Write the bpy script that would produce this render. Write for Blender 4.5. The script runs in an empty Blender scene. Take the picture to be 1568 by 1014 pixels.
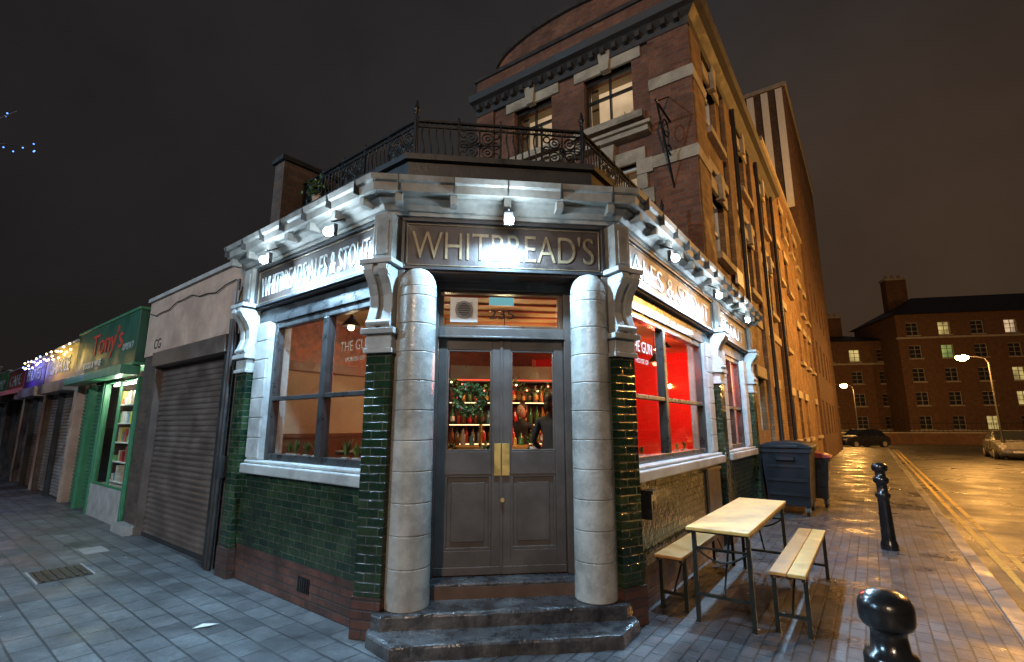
import bpy, bmesh, math, random
from mathutils import Vector, Matrix, Quaternion
random.seed(7)
R=random.random
def U(a,b): return a+(b-a)*random.random()
sc=bpy.context.scene
sc.view_settings.view_transform='Standard'
try: sc.view_settings.look='None'
except Exception: pass
sc.view_settings.exposure=0
COL=sc.collection
# ------------------------------------------------------------ materials
def newmat(name):
    m=bpy.data.materials.new(name); m.use_nodes=True
    nt=m.node_tree; b=nt.nodes['Principled BSDF']; return m,nt,b
def N(nt,t,**k):
    n=nt.nodes.new(t)
    for a,v in k.items(): setattr(n,a,v)
    return n
def mathn(nt,op,a,b=None,c=None):
    n=N(nt,'ShaderNodeMath',operation=op)
    for i,x in enumerate((a,b,c)):
        if x is None: continue
        if isinstance(x,(int,float)): n.inputs[i].default_value=x
        else: nt.links.new(x,n.inputs[i])
    return n.outputs[0]
def mix(nt,fac,a,b,blend='MIX'):
    n=N(nt,'ShaderNodeMix',data_type='RGBA',blend_type=blend)
    for i,x in ((0,fac),(6,a),(7,b)):
        if isinstance(x,(int,float)): n.inputs[i].default_value=x
        elif isinstance(x,tuple): n.inputs[i].default_value=(x[0],x[1],x[2],1)
        else: nt.links.new(x,n.inputs[i])
    return n.outputs[2]
def noise(nt,vec,scale,detail=5,rough=.6):
    n=N(nt,'ShaderNodeTexNoise'); n.inputs['Scale'].default_value=scale
    n.inputs['Detail'].default_value=detail; n.inputs['Roughness'].default_value=rough
    nt.links.new(vec,n.inputs['Vector']); return n.outputs['Fac']
def mr(nt,x,a,b,c,d):
    n=N(nt,'ShaderNodeMapRange'); nt.links.new(x,n.inputs[0])
    for i,v in enumerate((a,b,c,d)): n.inputs[i+1].default_value=v
    return n.outputs[0]
def bumpn(nt,b,h,strength,dist=.01):
    n=N(nt,'ShaderNodeBump'); n.inputs['Strength'].default_value=strength; n.inputs['Distance'].default_value=dist
    nt.links.new(h,n.inputs['Height']); nt.links.new(n.outputs[0],b.inputs['Normal'])
def pm(name,base,rough=.6,metal=0.,nz=.3,ns=5,bump=.25,bs=45,rv=.15,dirt=None,spec=.5):
    m,nt,b=newmat(name); tc=N(nt,'ShaderNodeTexCoord').outputs['Object']
    f=noise(nt,tc,ns,4,.65); f2=mr(nt,f,.3,.7,1-nz,1+nz*.6)
    cc=N(nt,'ShaderNodeCombineColor')
    for i in range(3): nt.links.new(f2,cc.inputs[i])
    col=mix(nt,1.,base,cc.outputs[0],'MULTIPLY')
    if dirt:
        g=noise(nt,tc,ns*.37,5,.7); g=mr(nt,g,.5,.68,0,.8); col=mix(nt,g,col,dirt)
    nt.links.new(col,b.inputs['Base Color'])
    nt.links.new(mr(nt,f,.3,.7,max(.03,rough-rv),min(1,rough+rv)),b.inputs['Roughness'])
    b.inputs['Metallic'].default_value=metal
    b.inputs['Specular IOR Level'].default_value=spec
    if bump>0: bumpn(nt,b,noise(nt,tc,bs,3,.7),bump,.01)
    return m
def brick(name,c1,c2,mort,w=.225,h=.075,ms=.008,rough=.8,bump=.6,nz=.35,wavy=0,horiz=False,rv=.15,spec=.5,stain=None):
    m,nt,b=newmat(name); tc=N(nt,'ShaderNodeTexCoord').outputs['Object']
    if horiz: vec=tc
    else:
        s=N(nt,'ShaderNodeSeparateXYZ'); nt.links.new(tc,s.inputs[0])
        c=N(nt,'ShaderNodeCombineXYZ')
        nt.links.new(mathn(nt,'ADD',s.outputs[0],s.outputs[1]),c.inputs[0]); nt.links.new(s.outputs[2],c.inputs[1]); vec=c.outputs[0]
    br=N(nt,'ShaderNodeTexBrick'); nt.links.new(vec,br.inputs['Vector'])
    br.inputs['Scale'].default_value=1; br.inputs['Brick Width'].default_value=w; br.inputs['Row Height'].default_value=h
    br.inputs['Mortar Size'].default_value=ms; br.inputs['Mortar Smooth'].default_value=.3; br.inputs['Bias'].default_value=0
    for k,v in (('Color1',c1),('Color2',c2),('Mortar',mort)): br.inputs[k].default_value=(*v,1)
    f=mr(nt,noise(nt,tc,2.2,6,.7),.3,.7,1-nz,1+nz*.7)
    g=mr(nt,noise(nt,tc,30,2,.7),.3,.7,.8,1.15)
    f=mathn(nt,'MULTIPLY',f,g)
    cc=N(nt,'ShaderNodeCombineColor')
    for i in range(3): nt.links.new(f,cc.inputs[i])
    col=mix(nt,1.,br.outputs['Color'],cc.outputs[0],'MULTIPLY')
    if stain:
        g=mr(nt,noise(nt,tc,.9,6,.7),.48,.62,0,.75); col=mix(nt,g,col,stain)
    nt.links.new(col,b.inputs['Base Color'])
    nt.links.new(mr(nt,noise(nt,tc,1.3 if horiz else 3,4,.6),.38,.62,max(.04,rough-rv),min(1,rough+rv)),b.inputs['Roughness'])
    b.inputs['Specular IOR Level'].default_value=spec
    hgt=mathn(nt,'MULTIPLY',mathn(nt,'SUBTRACT',1.,br.outputs['Fac']),1.)
    hgt=mathn(nt,'ADD',hgt,mathn(nt,'MULTIPLY',noise(nt,tc,wavy if wavy else 60,2,.6),1.5 if wavy else .35))
    bumpn(nt,b,hgt,bump,.008)
    return m
def emit(name,col,s,var=0,scale=3):
    m,nt,b=newmat(name); nt.nodes.remove(b)
    e=N(nt,'ShaderNodeEmission'); e.inputs[0].default_value=(*col,1); e.inputs[1].default_value=s
    if var:
        tc=N(nt,'ShaderNodeTexCoord').outputs['Object']
        nt.links.new(mr(nt,noise(nt,tc,scale,3,.5),.35,.65,s*(1-var),s*(1+var*.4)),e.inputs[1])
    nt.links.new(e.outputs[0],nt.nodes['Material Output'].inputs[0]); return m
def glassm(name,tint=(1,1,1),refl=1.0,rough=.02):
    m,nt,b=newmat(name); nt.nodes.remove(b)
    t=N(nt,'ShaderNodeBsdfTransparent'); t.inputs[0].default_value=(*tint,1)
    g=N(nt,'ShaderNodeBsdfGlossy'); g.inputs['Roughness'].default_value=rough; g.inputs[0].default_value=(refl,refl,refl,1)
    lw=N(nt,'ShaderNodeLayerWeight')
    fr=mathn(nt,'ADD',mathn(nt,'MULTIPLY',mathn(nt,'POWER',lw.outputs['Facing'],5.),.9),.07)
    mx=N(nt,'ShaderNodeMixShader'); nt.links.new(fr,mx.inputs[0]); nt.links.new(t.outputs[0],mx.inputs[1]); nt.links.new(g.outputs[0],mx.inputs[2])
    nt.links.new(mx.outputs[0],nt.nodes['Material Output'].inputs[0]); return m

M_tile=brick('green_glazed_brick',(.006,.026,.015),(.028,.055,.022),(.075,.08,.06),.2,.068,.006,.15,.9,.7,wavy=11,rv=.08,spec=.55,stain=(.006,.012,.009))
M_plbrick=brick('brown_plinth_brick',(.13,.055,.038),(.07,.036,.028),(.055,.045,.04),.21,.07,.008,.45,.8,.5,stain=(.04,.025,.02))
M_redbrick=brick('red_brick',(.27,.10,.05),(.17,.06,.034),(.15,.12,.09),.22,.072,.009,.85,.7,.4,stain=(.10,.05,.03))
M_yelbrick=brick('stock_brick',(.34,.20,.09),(.22,.12,.05),(.18,.14,.10),.22,.072,.009,.85,.7,.4,stain=(.13,.07,.035))
M_darkbrick=brick('dark_brick',(.10,.06,.04),(.06,.038,.03),(.07,.06,.05),.22,.072,.009,.85,.7,.4)
M_flatbrick=brick('flats_brick',(.16,.075,.045),(.11,.055,.035),(.10,.08,.06),.22,.072,.009,.9,.4,.3)
M_stone=pm('portland_stone',(.36,.37,.36),.6,0,.3,4,.3,50,dirt=(.16,.16,.155))
M_cornice=pm('darkened_cornice_stone',(.24,.24,.22),.65,0,.4,5,.35,40,dirt=(.09,.088,.08))  # stone colour darkened so the cornice looks less brightly lit by the flood lamps
M_colstone=pm('glazed_column_stone',(.38,.385,.36),.30,0,.35,4,.3,30,dirt=(.19,.185,.16),rv=.12)
M_oldstone=pm('weathered_stone',(.46,.39,.29),.8,0,.35,3,.4,30,dirt=(.20,.16,.11))
M_frame=pm('black_window_paint',(.028,.027,.027),.35,0,.3,8,.15,40)
M_door=pm('brown_door_paint',(.080,.068,.060),.42,0,.3,3,.2,60,dirt=(.048,.041,.037))
M_sign=pm('sign_board_paint',(.028,.016,.012),.5,0,.45,7,.3,50,dirt=(.013,.009,.008))
M_gold=pm('gilt_lettering',(.17,.12,.065),.45,.2,.4,20,.1)
M_silver=pm('pale_lettering',(.38,.42,.42),.4,0,.1,20,.0)
M_lead=pm('black_lead',(.022,.021,.022),.5,0,.4,5,.3,20)
M_iron=pm('wrought_iron',(.018,.017,.017),.4,.4,.3,10,.1)
M_step=pm('worn_slate_step',(.045,.045,.048),.28,0,.6,8,1.,16,rv=.2,dirt=(.13,.13,.13))
M_brass=pm('brass',(.70,.48,.15),.4,.7,.2,8,.1)
M_glass=glassm('window_glass',(.93,.95,.93),1.)
M_glassd=glassm('upper_glass',(.85,.87,.85),1.)
M_wood=pm('pine_boards',(.50,.24,.06),.5,0,.3,6,.15,30)
M_wood2=pm('pale_pine',(.62,.40,.11),.5,0,.35,6,.15,30,dirt=(.42,.25,.07))
M_metal=pm('folding_leg_steel',(.03,.035,.03),.4,.6,.2)
M_black=pm('gloss_black_paint',(.012,.012,.013),.22,0,.3,8,.12,40,rv=.08,spec=.7)
M_shut=pm('brown_shutter',(.14,.105,.088),.45,.3,.35,2.5,.1,50,dirt=(.08,.06,.05))
M_shutg=pm('grey_shutter',(.34,.31,.30),.45,.4,.3,2.5,.1,50,dirt=(.14,.11,.11))
M_shutgr=pm('green_shutter',(.06,.16,.09),.45,.2,.3,2.5,.1)
M_rend=pm('stained_render',(.42,.28,.21),.85,0,.3,2,.5,25,dirt=(.26,.16,.12))
M_conc=pm('concrete_coping',(.33,.31,.29),.85,0,.3,4,.4,30)
M_white=pm('white_paint',(.75,.75,.72),.5,0,.08,5,.05)
M_cream=pm('cream_interior_wall',(.36,.29,.19),.7,0,.3,1.3,.1,dirt=(.22,.16,.09))
M_red=pm('red_interior_wall',(.60,.012,.012),.6,0,.2,1.5,.05)
M_ceil=pm('interior_ceiling',(.45,.30,.14),.7,0,.25,2,.1)
M_rib=pm('tin_ceiling_rib',(.50,.16,.09),.5,0,.2,4,.1)
M_floorin=pm('interior_floor',(.10,.06,.04),.5,0,.2)
M_barwood=pm('dark_bar_wood',(.08,.04,.02),.4,0,.3)
M_green=pm('evergreen_leaf',(.045,.10,.03),.5,0,.5,30,.0)
M_green2=pm('pale_leaf',(.12,.20,.05),.5,0,.5,30,.0)
M_yellow=pm('yellow_road_paint',(.50,.36,.08),.6,0,.5,14,.3,40,dirt=(.16,.12,.06))
M_whitepaint=pm('worn_white_paint',(.6,.6,.57),.5,0,.35,12,.3,40)
M_spotglow=emit('spot_bulb_glow',(.66,.85,1.),620)
M_sodglow=emit('sodium_bulb_glow',(1.,.62,.2),90)
M_warmglow=emit('warm_window_glow',(1.,.68,.40),.72,.5,1.3)
M_warmglow2=emit('warm_flat_window_glow',(1.,.72,.25),.7,.6,1.)
M_yelglow=emit('green_yellow_glow',(.75,.9,.25),.45,.5,1.)
M_led=emit('led_strip_glow',(1.,.75,.35),4)
M_ledred=emit('red_sign_glow',(1.,.08,.04),1.6)
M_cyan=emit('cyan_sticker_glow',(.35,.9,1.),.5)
M_bulb=emit('pendant_bulb_glow',(1.,.7,.35),12)
M_redbulb=emit('red_bulb_glow',(1.,.15,.08),10)
M_blueled=emit('blue_fairy_glow',(.12,.30,1.),3.5)
M_darkroom=pm('dark_room',(.02,.02,.022),.8,0,.3,2,.0)

def pave(name,c1,c2,mort,w,h,ms,rough,rot,nz=.5,rv=.22):
    m=brick(name,c1,c2,mort,w,h,ms,rough,.8,nz,horiz=True,rv=rv,stain=(c2[0]*.55,c2[1]*.55,c2[2]*.55))
    nt=m.node_tree; br=[n for n in nt.nodes if n.type=='TEX_BRICK'][0]
    tc=[n for n in nt.nodes if n.type=='TEX_COORD'][0]
    mp=N(nt,'ShaderNodeMapping'); mp.inputs['Rotation'].default_value[2]=rot
    nt.links.new(tc.outputs['Object'],mp.inputs[0]); nt.links.new(mp.outputs[0],br.inputs['Vector'])
    br.offset=.5
    return m
aL=math.radians(-38.7); aC=math.radians(6.9); aR=math.radians(54.6)
M_paveL=pave('pavement_slabs_mat',(.145,.155,.16),(.095,.10,.105),(.04,.042,.045),.30,.20,.008,.5,-aL,rv=.2)
M_paveR=pave('pavement_pavers_mat',(.11,.11,.118),(.072,.072,.078),(.03,.03,.03),.21,.105,.007,.46,-aR)
M_kerb=pave('granite_kerb_mat',(.22,.21,.20),(.17,.165,.16),(.05,.05,.05),.9,3.,.012,.5,-aR)
def asphalt():
    m,nt,b=newmat('wet_asphalt'); tc=N(nt,'ShaderNodeTexCoord').outputs['Object']
    a=noise(nt,tc,90,3,.7); c=noise(nt,tc,.8,6,.65)
    col=mix(nt,mr(nt,a,.35,.7,0,1),(.03,.03,.03),(.085,.08,.075))
    col=mix(nt,mr(nt,c,.45,.6,0,.6),col,(.03,.028,.026))
    nt.links.new(col,b.inputs['Base Color'])
    nt.links.new(mr(nt,c,.38,.62,.6,.24),b.inputs['Roughness'])
    bumpn(nt,b,a,1.,.015); return m
M_asph=asphalt()

# ------------------------------------------------------------ mesh builder
class MB:
    def __init__(s): s.v=[];s.f=[];s.m=[];s.s=[];s.mats=[]
    def mi(s,mat):
        if mat not in s.mats: s.mats.append(mat)
        return s.mats.index(mat)
    def add(s,vs,fs,mat,smooth=False,T=None):
        o=len(s.v)
        for v in vs:
            v=Vector(v)
            if T is not None: v=T@v
            s.v.append(v)
        k=s.mi(mat)
        for f in fs: s.f.append([i+o for i in f]); s.m.append(k); s.s.append(smooth)
    def box(s,x0,x1,y0,y1,z0,z1,mat,T=None):
        vs=[(x,y,z) for z in (z0,z1) for y in (y0,y1) for x in (x0,x1)]
        s.add(vs,[(0,2,3,1),(4,5,7,6),(0,1,5,4),(2,6,7,3),(0,4,6,2),(1,3,7,5)],mat,False,T)
    def prism(s,poly,z0,z1,mat,T=None):
        n=len(poly); vs=[(p[0],p[1],z0) for p in poly]+[(p[0],p[1],z1) for p in poly]
        s.add(vs,[tuple(range(n))[::-1],tuple(range(n,2*n))]+[(i,(i+1)%n,n+(i+1)%n,n+i) for i in range(n)],mat,False,T)
    def extrx(s,poly,x0,x1,mat,T=None):
        n=len(poly); vs=[(x0,p[0],p[1]) for p in poly]+[(x1,p[0],p[1]) for p in poly]
        s.add(vs,[tuple(range(n)),tuple(range(n,2*n))[::-1]]+[(i,n+i,n+(i+1)%n,(i+1)%n) for i in range(n)],mat,False,T)
    def extry(s,poly,y0,y1,mat,T=None):
        n=len(poly); vs=[(p[0],y0,p[1]) for p in poly]+[(p[0],y1,p[1]) for p in poly]
        s.add(vs,[tuple(range(n)),tuple(range(n,2*n))[::-1]]+[(i,n+i,n+(i+1)%n,(i+1)%n) for i in range(n)],mat,False,T)
    def cyl(s,p0,p1,r0,r1,mat,n=10,cap=True,T=None):
        p0=Vector(p0);p1=Vector(p1); d=(p1-p0)
        if d.length<1e-6: return
        q=d.to_track_quat('Z','Y'); vs=[]
        for p,r in ((p0,r0),(p1,r1)):
            for i in range(n):
                a=2*math.pi*i/n; vs.append(p+q@Vector((r*math.cos(a),r*math.sin(a),0)))
        s.add(vs,[(i,(i+1)%n,n+(i+1)%n,n+i) for i in range(n)],mat,True,T)
        if cap: s.add(vs,[tuple(range(n))[::-1],tuple(range(n,2*n))],mat,False,T)
    def path(s,pts,r,mat,n=6,T=None):
        for a,b in zip(pts[:-1],pts[1:]): s.cyl(a,b,r,r,mat,n,False,T)
    def lathe(s,prof,c,mat,n=24,T=None,smooth=True):
        vs=[];c=Vector(c)
        for r,z in prof:
            for i in range(n):
                a=2*math.pi*i/n; vs.append(c+Vector((r*math.cos(a),r*math.sin(a),z)))
        fs=[]
        for k in range(len(prof)-1):
            for i in range(n): fs.append((k*n+i,k*n+(i+1)%n,(k+1)*n+(i+1)%n,(k+1)*n+i))
        s.add(vs,fs,mat,smooth,T)
        s.add(vs[-n:],[tuple(range(n))],mat,False,T); s.add(vs[:n],[tuple(range(n))[::-1]],mat,False,T)
    def sph(s,c,r,mat,n=10,sc=(1,1,1),T=None):
        vs=[];c=Vector(c);m=max(4,n//2+1)
        for k in range(m+1):
            t=math.pi*k/m
            for i in range(n):
                a=2*math.pi*i/n; vs.append(c+Vector((r*sc[0]*math.sin(t)*math.cos(a),r*sc[1]*math.sin(t)*math.sin(a),r*sc[2]*math.cos(t))))
        s.add(vs,[(k*n+i,(k+1)*n+i,(k+1)*n+(i+1)%n,k*n+(i+1)%n) for k in range(m) for i in range(n)],mat,True,T)
    def ring(s,c,ax,ay,R_,r,mat,n=16,m=5,T=None,a0=0,a1=2*math.pi):
        c=Vector(c);ax=Vector(ax);ay=Vector(ay)
        pts=[c+ax*(R_*math.cos(a0+(a1-a0)*i/n))+ay*(R_*math.sin(a0+(a1-a0)*i/n)) for i in range(n+1)]
        s.path(pts,r,mat,m,T)
    def wall(s,x0,x1,z0,z1,y0,y1,holes,mat):
        xs=sorted({x0,x1}|{min(max(h[i],x0),x1) for h in holes for i in (0,1)})
        zs=sorted({z0,z1}|{min(max(h[i],z0),z1) for h in holes for i in (2,3)})
        for a,b in zip(xs[:-1],xs[1:]):
            run=None
            for c,d in zip(zs[:-1],zs[1:]):
                inh=any(h[0]<(a+b)/2<h[1] and h[2]<(c+d)/2<h[3] for h in holes)
                if inh:
                    if run: s.box(a,b,y0,y1,run[0],run[1],mat); run=None
                else: run=(run[0],d) if run else (c,d)
            if run: s.box(a,b,y0,y1,run[0],run[1],mat)
    def sweep(s,pts,prof,mat):
        P=[Vector((p[0],p[1])) for p in pts]; n=len(P); k=len(prof); rows=[]
        for i in range(n):
            ns=[]
            if i>0: d=(P[i]-P[i-1]).normalized(); ns.append(Vector((d.y,-d.x)))
            if i<n-1: d=(P[i+1]-P[i]).normalized(); ns.append(Vector((d.y,-d.x)))
            m=ns[0] if len(ns)==1 else (ns[0]+ns[1])/(1+ns[0].dot(ns[1]))
            rows.append([(P[i].x+m.x*o,P[i].y+m.y*o,z) for o,z in prof])
        vs=[v for r in rows for v in r]; fs=[]
        for i in range(n-1):
            for j in range(k): fs.append((i*k+j,i*k+(j+1)%k,(i+1)*k+(j+1)%k,(i+1)*k+j))
        fs+= [tuple(range(k)),tuple(range((n-1)*k,n*k))[::-1]]
        s.add(vs,fs,mat)
    def build(s,name,parent=None,M=None,bev=0,ploc=None):
        me=bpy.data.meshes.new(name); me.from_pydata([tuple(v) for v in s.v],[],s.f)
        for m in s.mats: me.materials.append(m)
        me.polygons.foreach_set('material_index',s.m); me.polygons.foreach_set('use_smooth',s.s)
        bm=bmesh.new(); bm.from_mesh(me); bmesh.ops.recalc_face_normals(bm,faces=bm.faces); bm.to_mesh(me); bm.free()
        me.update()
        ob=bpy.data.objects.new(name,me); COL.objects.link(ob)
        attach(ob,parent,M)
        if bev:
            b=ob.modifiers.new('bevel','BEVEL'); b.width=bev; b.segments=2; b.limit_method='ANGLE'; b.angle_limit=math.radians(40)
        return ob
LOC={}
def empty(name,loc):
    e=bpy.data.objects.new(name,None); COL.objects.link(e); e.location=loc; e.empty_display_size=.3; LOC[e.name]=Vector(loc); return e
def attach(ob,parent,M=None):
    M=M if M is not None else Matrix.Identity(4)
    if parent is not None:
        ob.parent=parent; ob.matrix_parent_inverse=Matrix.Translation(LOC[parent.name]).inverted()
    ob.matrix_basis=M
def FR(o,ang): return Matrix.Translation((o[0],o[1],o[2] if len(o)>2 else 0))@Matrix.Rotation(ang,4,'Z')
P1=(-1.104,4.207);P2=(.972,4.46)
dL=Vector((-math.cos(aL),-math.sin(aL)));dR=Vector((math.cos(aR),math.sin(aR)))
P0=(P1[0]+dL.x*2.8,P1[1]+dL.y*2.8);P3=(P2[0]+dR.x*6.3,P2[1]+dR.y*6.3)
PB=(P0[0]+dR.x*6.5,P0[1]+dR.y*6.5)
FL=FR(P1,aL);FC=FR(P1,aC);FRt=FR(P2,aR)
def W(F,x,y,z): return F@Vector((x,y,z))
def txt(body,F,x,y,z,h,width,mat,parent,name,ext=.006,thin=0):
    cu=bpy.data.curves.new(name,'FONT'); cu.body=body; cu.size=h/.70; cu.extrude=ext; cu.align_x='CENTER'; cu.offset=thin
    cu.materials.append(mat); ob=bpy.data.objects.new(name,cu); COL.objects.link(ob)
    bpy.context.view_layer.update(); w=ob.dimensions.x
    sx=width/w if w>0 else 1
    attach(ob,parent,F@Matrix.Translation((x,y,z))@Matrix.Rotation(math.pi/2,4,'X')@Matrix.Diagonal((sx,1,1,1)))
    return ob
def lamp(name,loc,col,e,r=.05,parent=None,typ='POINT',rot=None,spot=None):
    l=bpy.data.lights.new(name,typ); l.color=col; l.energy=e
    l.shadow_soft_size=r
    if typ=='SPOT': l.spot_size=math.radians(spot); l.spot_blend=.35
    o=bpy.data.objects.new(name,l); COL.objects.link(o)
    M=Matrix.Translation(loc)
    if rot is not None: M=M@rot.to_matrix().to_4x4()
    attach(o,parent,M); return o
def win(mf,mg,x0,x1,z0,z1,y,fm,gm,fw=.06,d=.07,muls=(),rails=(),mw=.06):
    mf.box(x0,x0+fw,y,y+d,z0,z1,fm);mf.box(x1-fw,x1,y,y+d,z0,z1,fm)
    mf.box(x0+fw,x1-fw,y+.002,y+d,z0,z0+fw,fm);mf.box(x0+fw,x1-fw,y+.002,y+d,z1-fw,z1,fm)
    for m in muls: mf.box(m-mw/2,m+mw/2,y-.003,y+d,z0+fw,z1-fw,fm)
    for r in rails: mf.box(x0+fw,x1-fw,y+.004,y+d-.004,r-.022,r+.022,fm)
    mg.add([(x0+fw*.5,y+d*.6,z0+fw*.5),(x1-fw*.5,y+d*.6,z0+fw*.5),(x1-fw*.5,y+d*.6,z1-fw*.5),(x0+fw*.5,y+d*.6,z1-fw*.5)],[(0,1,2,3)],gm)

# ------------------------------------------------------------ PUB
pub=empty('corner_pub',(-.07,4.33,0))
Lw,Rw=-2.8,6.3
for nm,F,x0,x1 in (('side_dado_wall',FL,Lw,-.02),('street_dado_wall',FRt,.02,Rw)):
    m=MB(); m.box(x0,x1,.0,.25,-.05,.36,M_plbrick)
    m.box(x0,x1,-.012,.25,.36,1.1,M_tile); m.build(nm,pub,F)
m=MB()
m.box(-1.1,-.9,-.006,.02,.12,.25,M_iron)
for k in range(5): m.box(-1.09+k*.037,-1.075+k*.037,-.012,-.005,.13,.24,M_lead)
m.build('air_brick',pub,FL)
m=MB(); m.box(-2.32,-.1,-.09,.22,1.10,1.2,M_stone); m.box(-2.32,-.1,-.05,.22,1.2,1.235,M_stone); m.build('window_sill',pub,FL,.012)
m=MB(); m.box(.13,3.35,-.09,.22,1.10,1.2,M_stone);m.box(.13,3.35,-.05,.22,1.2,1.235,M_stone); m.box(3.8,5.85,-.09,.22,1.1,1.2,M_stone); m.box(3.8,5.85,-.05,.22,1.2,1.235,M_stone); m.build('window_sill_street',pub,FRt,.012)
mf,mg=MB(),MB()
win(mf,mg,-2.08,-.14,1.235,2.75,.05,M_frame,M_glass,.07,.09,(-1.02,),(1.89,),.09)
mf.box(-2.6,-.05,.03,.2,2.752,2.93,M_frame)
mf.build('window_frame',pub,FL,.006); mg.build('window_pane',pub,FL)
mf,mg=MB(),MB()
win(mf,mg,.18,3.0,1.235,2.75,.05,M_frame,M_glass,.07,.09,(1.42,),(1.89,),.09)
win(mf,mg,4.1,5.5,1.235,2.75,.05,M_frame,M_glass,.07,.09,(4.8,),(1.89,),.07)
mf.box(.05,6.2,.03,.2,2.752,2.93,M_frame)
mf.build('window_frame_street',pub,FRt,.006); mg.build('window_pane_street',pub,FRt)
def jamb(m,x0,x1): m.box(x0,x1,-.02,.25,1.237,2.75,M_stone)
m=MB(); jamb(m,-2.34,-2.08)
for i in range(7): m.box(-2.35,-2.07,-.028,.0,1.26+i*.215,1.26+i*.215+.207,M_stone)
m.build('window_jamb',pub,FL,.006)
m=MB()
for a,b in ((3.0,3.22),(3.88,4.1),(5.5,5.75)):
    jamb(m,a,b)
    for i in range(7): m.box(a-.01,b+.01,-.028,0,1.26+i*.215,1.26+i*.215+.207,M_stone)
m.build('window_jamb_street',pub,FRt,.006)
def pilaster(F,x,name,w=.12,zb=-.05,yo=-.07):
    m=MB(); m.box(x-w,x+w,yo,.22,.3,2.2,M_tile); m.box(x-w-.012,x+w+.012,yo-.015,.22,zb,.3,M_plbrick); m.build(name+'_shaft',pub,F)
    m=MB()
    m.box(x-w-.02,x+w+.02,yo-.03,.22,2.2,2.24,M_stone); m.box(x-w-.005,x+w+.005,yo-.015,.22,2.24,2.36,M_stone); m.box(x-w-.04,x+w+.04,yo-.055,.22,2.36,2.41,M_stone)
    prof=[(yo+.1,2.41),(yo-.03,2.41),(yo-.045,2.46),(yo-.025,2.52),(yo-.0,2.60),(yo-.01,2.70),(yo-.05,2.79),(yo-.10,2.85),(yo-.13,2.90),(yo-.125,2.95),(yo+.1,2.95)]
    for a,b in ((-w*.95,-w*.2),(w*.2,w*.95)): m.extrx(prof,x+a,x+b,M_stone)
    p2=[(p[0]+.025,p[1]) for p in prof]; m.extrx(p2,x-w*.2,x+w*.2,M_cornice)
    m.box(x-w*.8,x+w*.8,yo+.03,.22,2.41,2.95,M_stone)
    m.cyl((x-w*1.0,yo-.075,2.90),(x+w*1.0,yo-.075,2.90),.045,.045,M_stone,14)
    m.cyl((x-w*.98,yo-.02,2.455),(x+w*.98,yo-.02,2.455),.032,.032,M_stone,12)
    m.box(x-w-.04,x+w+.04,yo-.13,.22,2.955,3.0,M_stone)
    m.box(x-w*.8,x+w*.8,yo-.03,.22,3.0,3.44,M_cornice); m.box(x-w*.5,x+w*.5,yo-.045,.2,3.06,3.38,M_cornice)
    m.build(name+'_console',pub,F,.006)
pilaster(FR(P1,(aL+aC)/2),0,'corner_pilaster',.115)
pilaster(FR(P2,(aR+aC)/2),0,'corner_pilaster_street',.115)
pilaster(FL,-2.55,'end_pilaster',.13); pilaster(FRt,3.55,'mid_pilaster',.13); pilaster(FRt,6.05,'far_pilaster',.13)
for i,x in enumerate((.275,1.815)):
    m=MB(); zs=[.0]+[.30+.243*k for k in range(10)]+[2.57]
    rad=lambda z: .178-.014*(z/2.6)
    for a,b in zip(zs[:-1],zs[1:]):
        m.lathe([(rad(a)-.0035,a+.0015),(rad(a),a+.006),(rad(a),a+.010),(rad(a+.02),a+.02),(rad((a+b)/2),(a+b)/2),(rad(b-.02),b-.02),(rad(b),b-.010),(rad(b),b-.006),(rad(b)-.0035,b-.0015)],(x,0,.21),M_colstone,40)
        m.lathe([(rad(b)-.008,b-.004),(rad(b)-.008,b+.004)],(x,0,.21),M_lead,32)
    m.lathe([(.164,2.572),(.160,2.61),(.150,2.65),(.132,2.69),(.10,2.73),(.06,2.75)],(x,0,.21),M_colstone,40)
    m.build('entrance_column',pub,FC)
m=MB()
m.box(.02,.385,.12,.5,.2,2.97,M_door); m.box(1.715,2.07,.12,.5,.2,2.97,M_door)
m.box(.3,1.8,.1,.5,2.94,2.975,M_door)
m.box(.10,.16,-.05,.12,.2,2.95,M_door); m.box(1.93,1.99,-.05,.12,.2,2.95,M_door)
m.build('entrance_reveal',pub,FC,.006)
m=MB(); y=.30
m.box(.385,.46,y-.05,y+.1,.33,2.94,M_door); m.box(1.64,1.715,y-.05,y+.1,.33,2.94,M_door)
m.box(.46,1.64,y-.055,y+.1,2.405,2.50,M_door); m.box(.46,1.64,y-.065,y+.02,2.40,2.42,M_door); m.box(.46,1.64,y-.045,y+.1,2.87,2.94,M_door)
m.box(.46,.50,y-.02,y+.06,2.5,2.87,M_barwood);m.box(1.60,1.64,y-.02,y+.06,2.5,2.87,M_barwood);m.box(.5,1.6,y-.02,y+.06,2.5,2.53,M_barwood);m.box(.5,1.6,y-.02,y+.06,2.84,2.87,M_barwood)
m.build('door_frame',pub,FC,.005)
m=MB(); g=MB()
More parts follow.
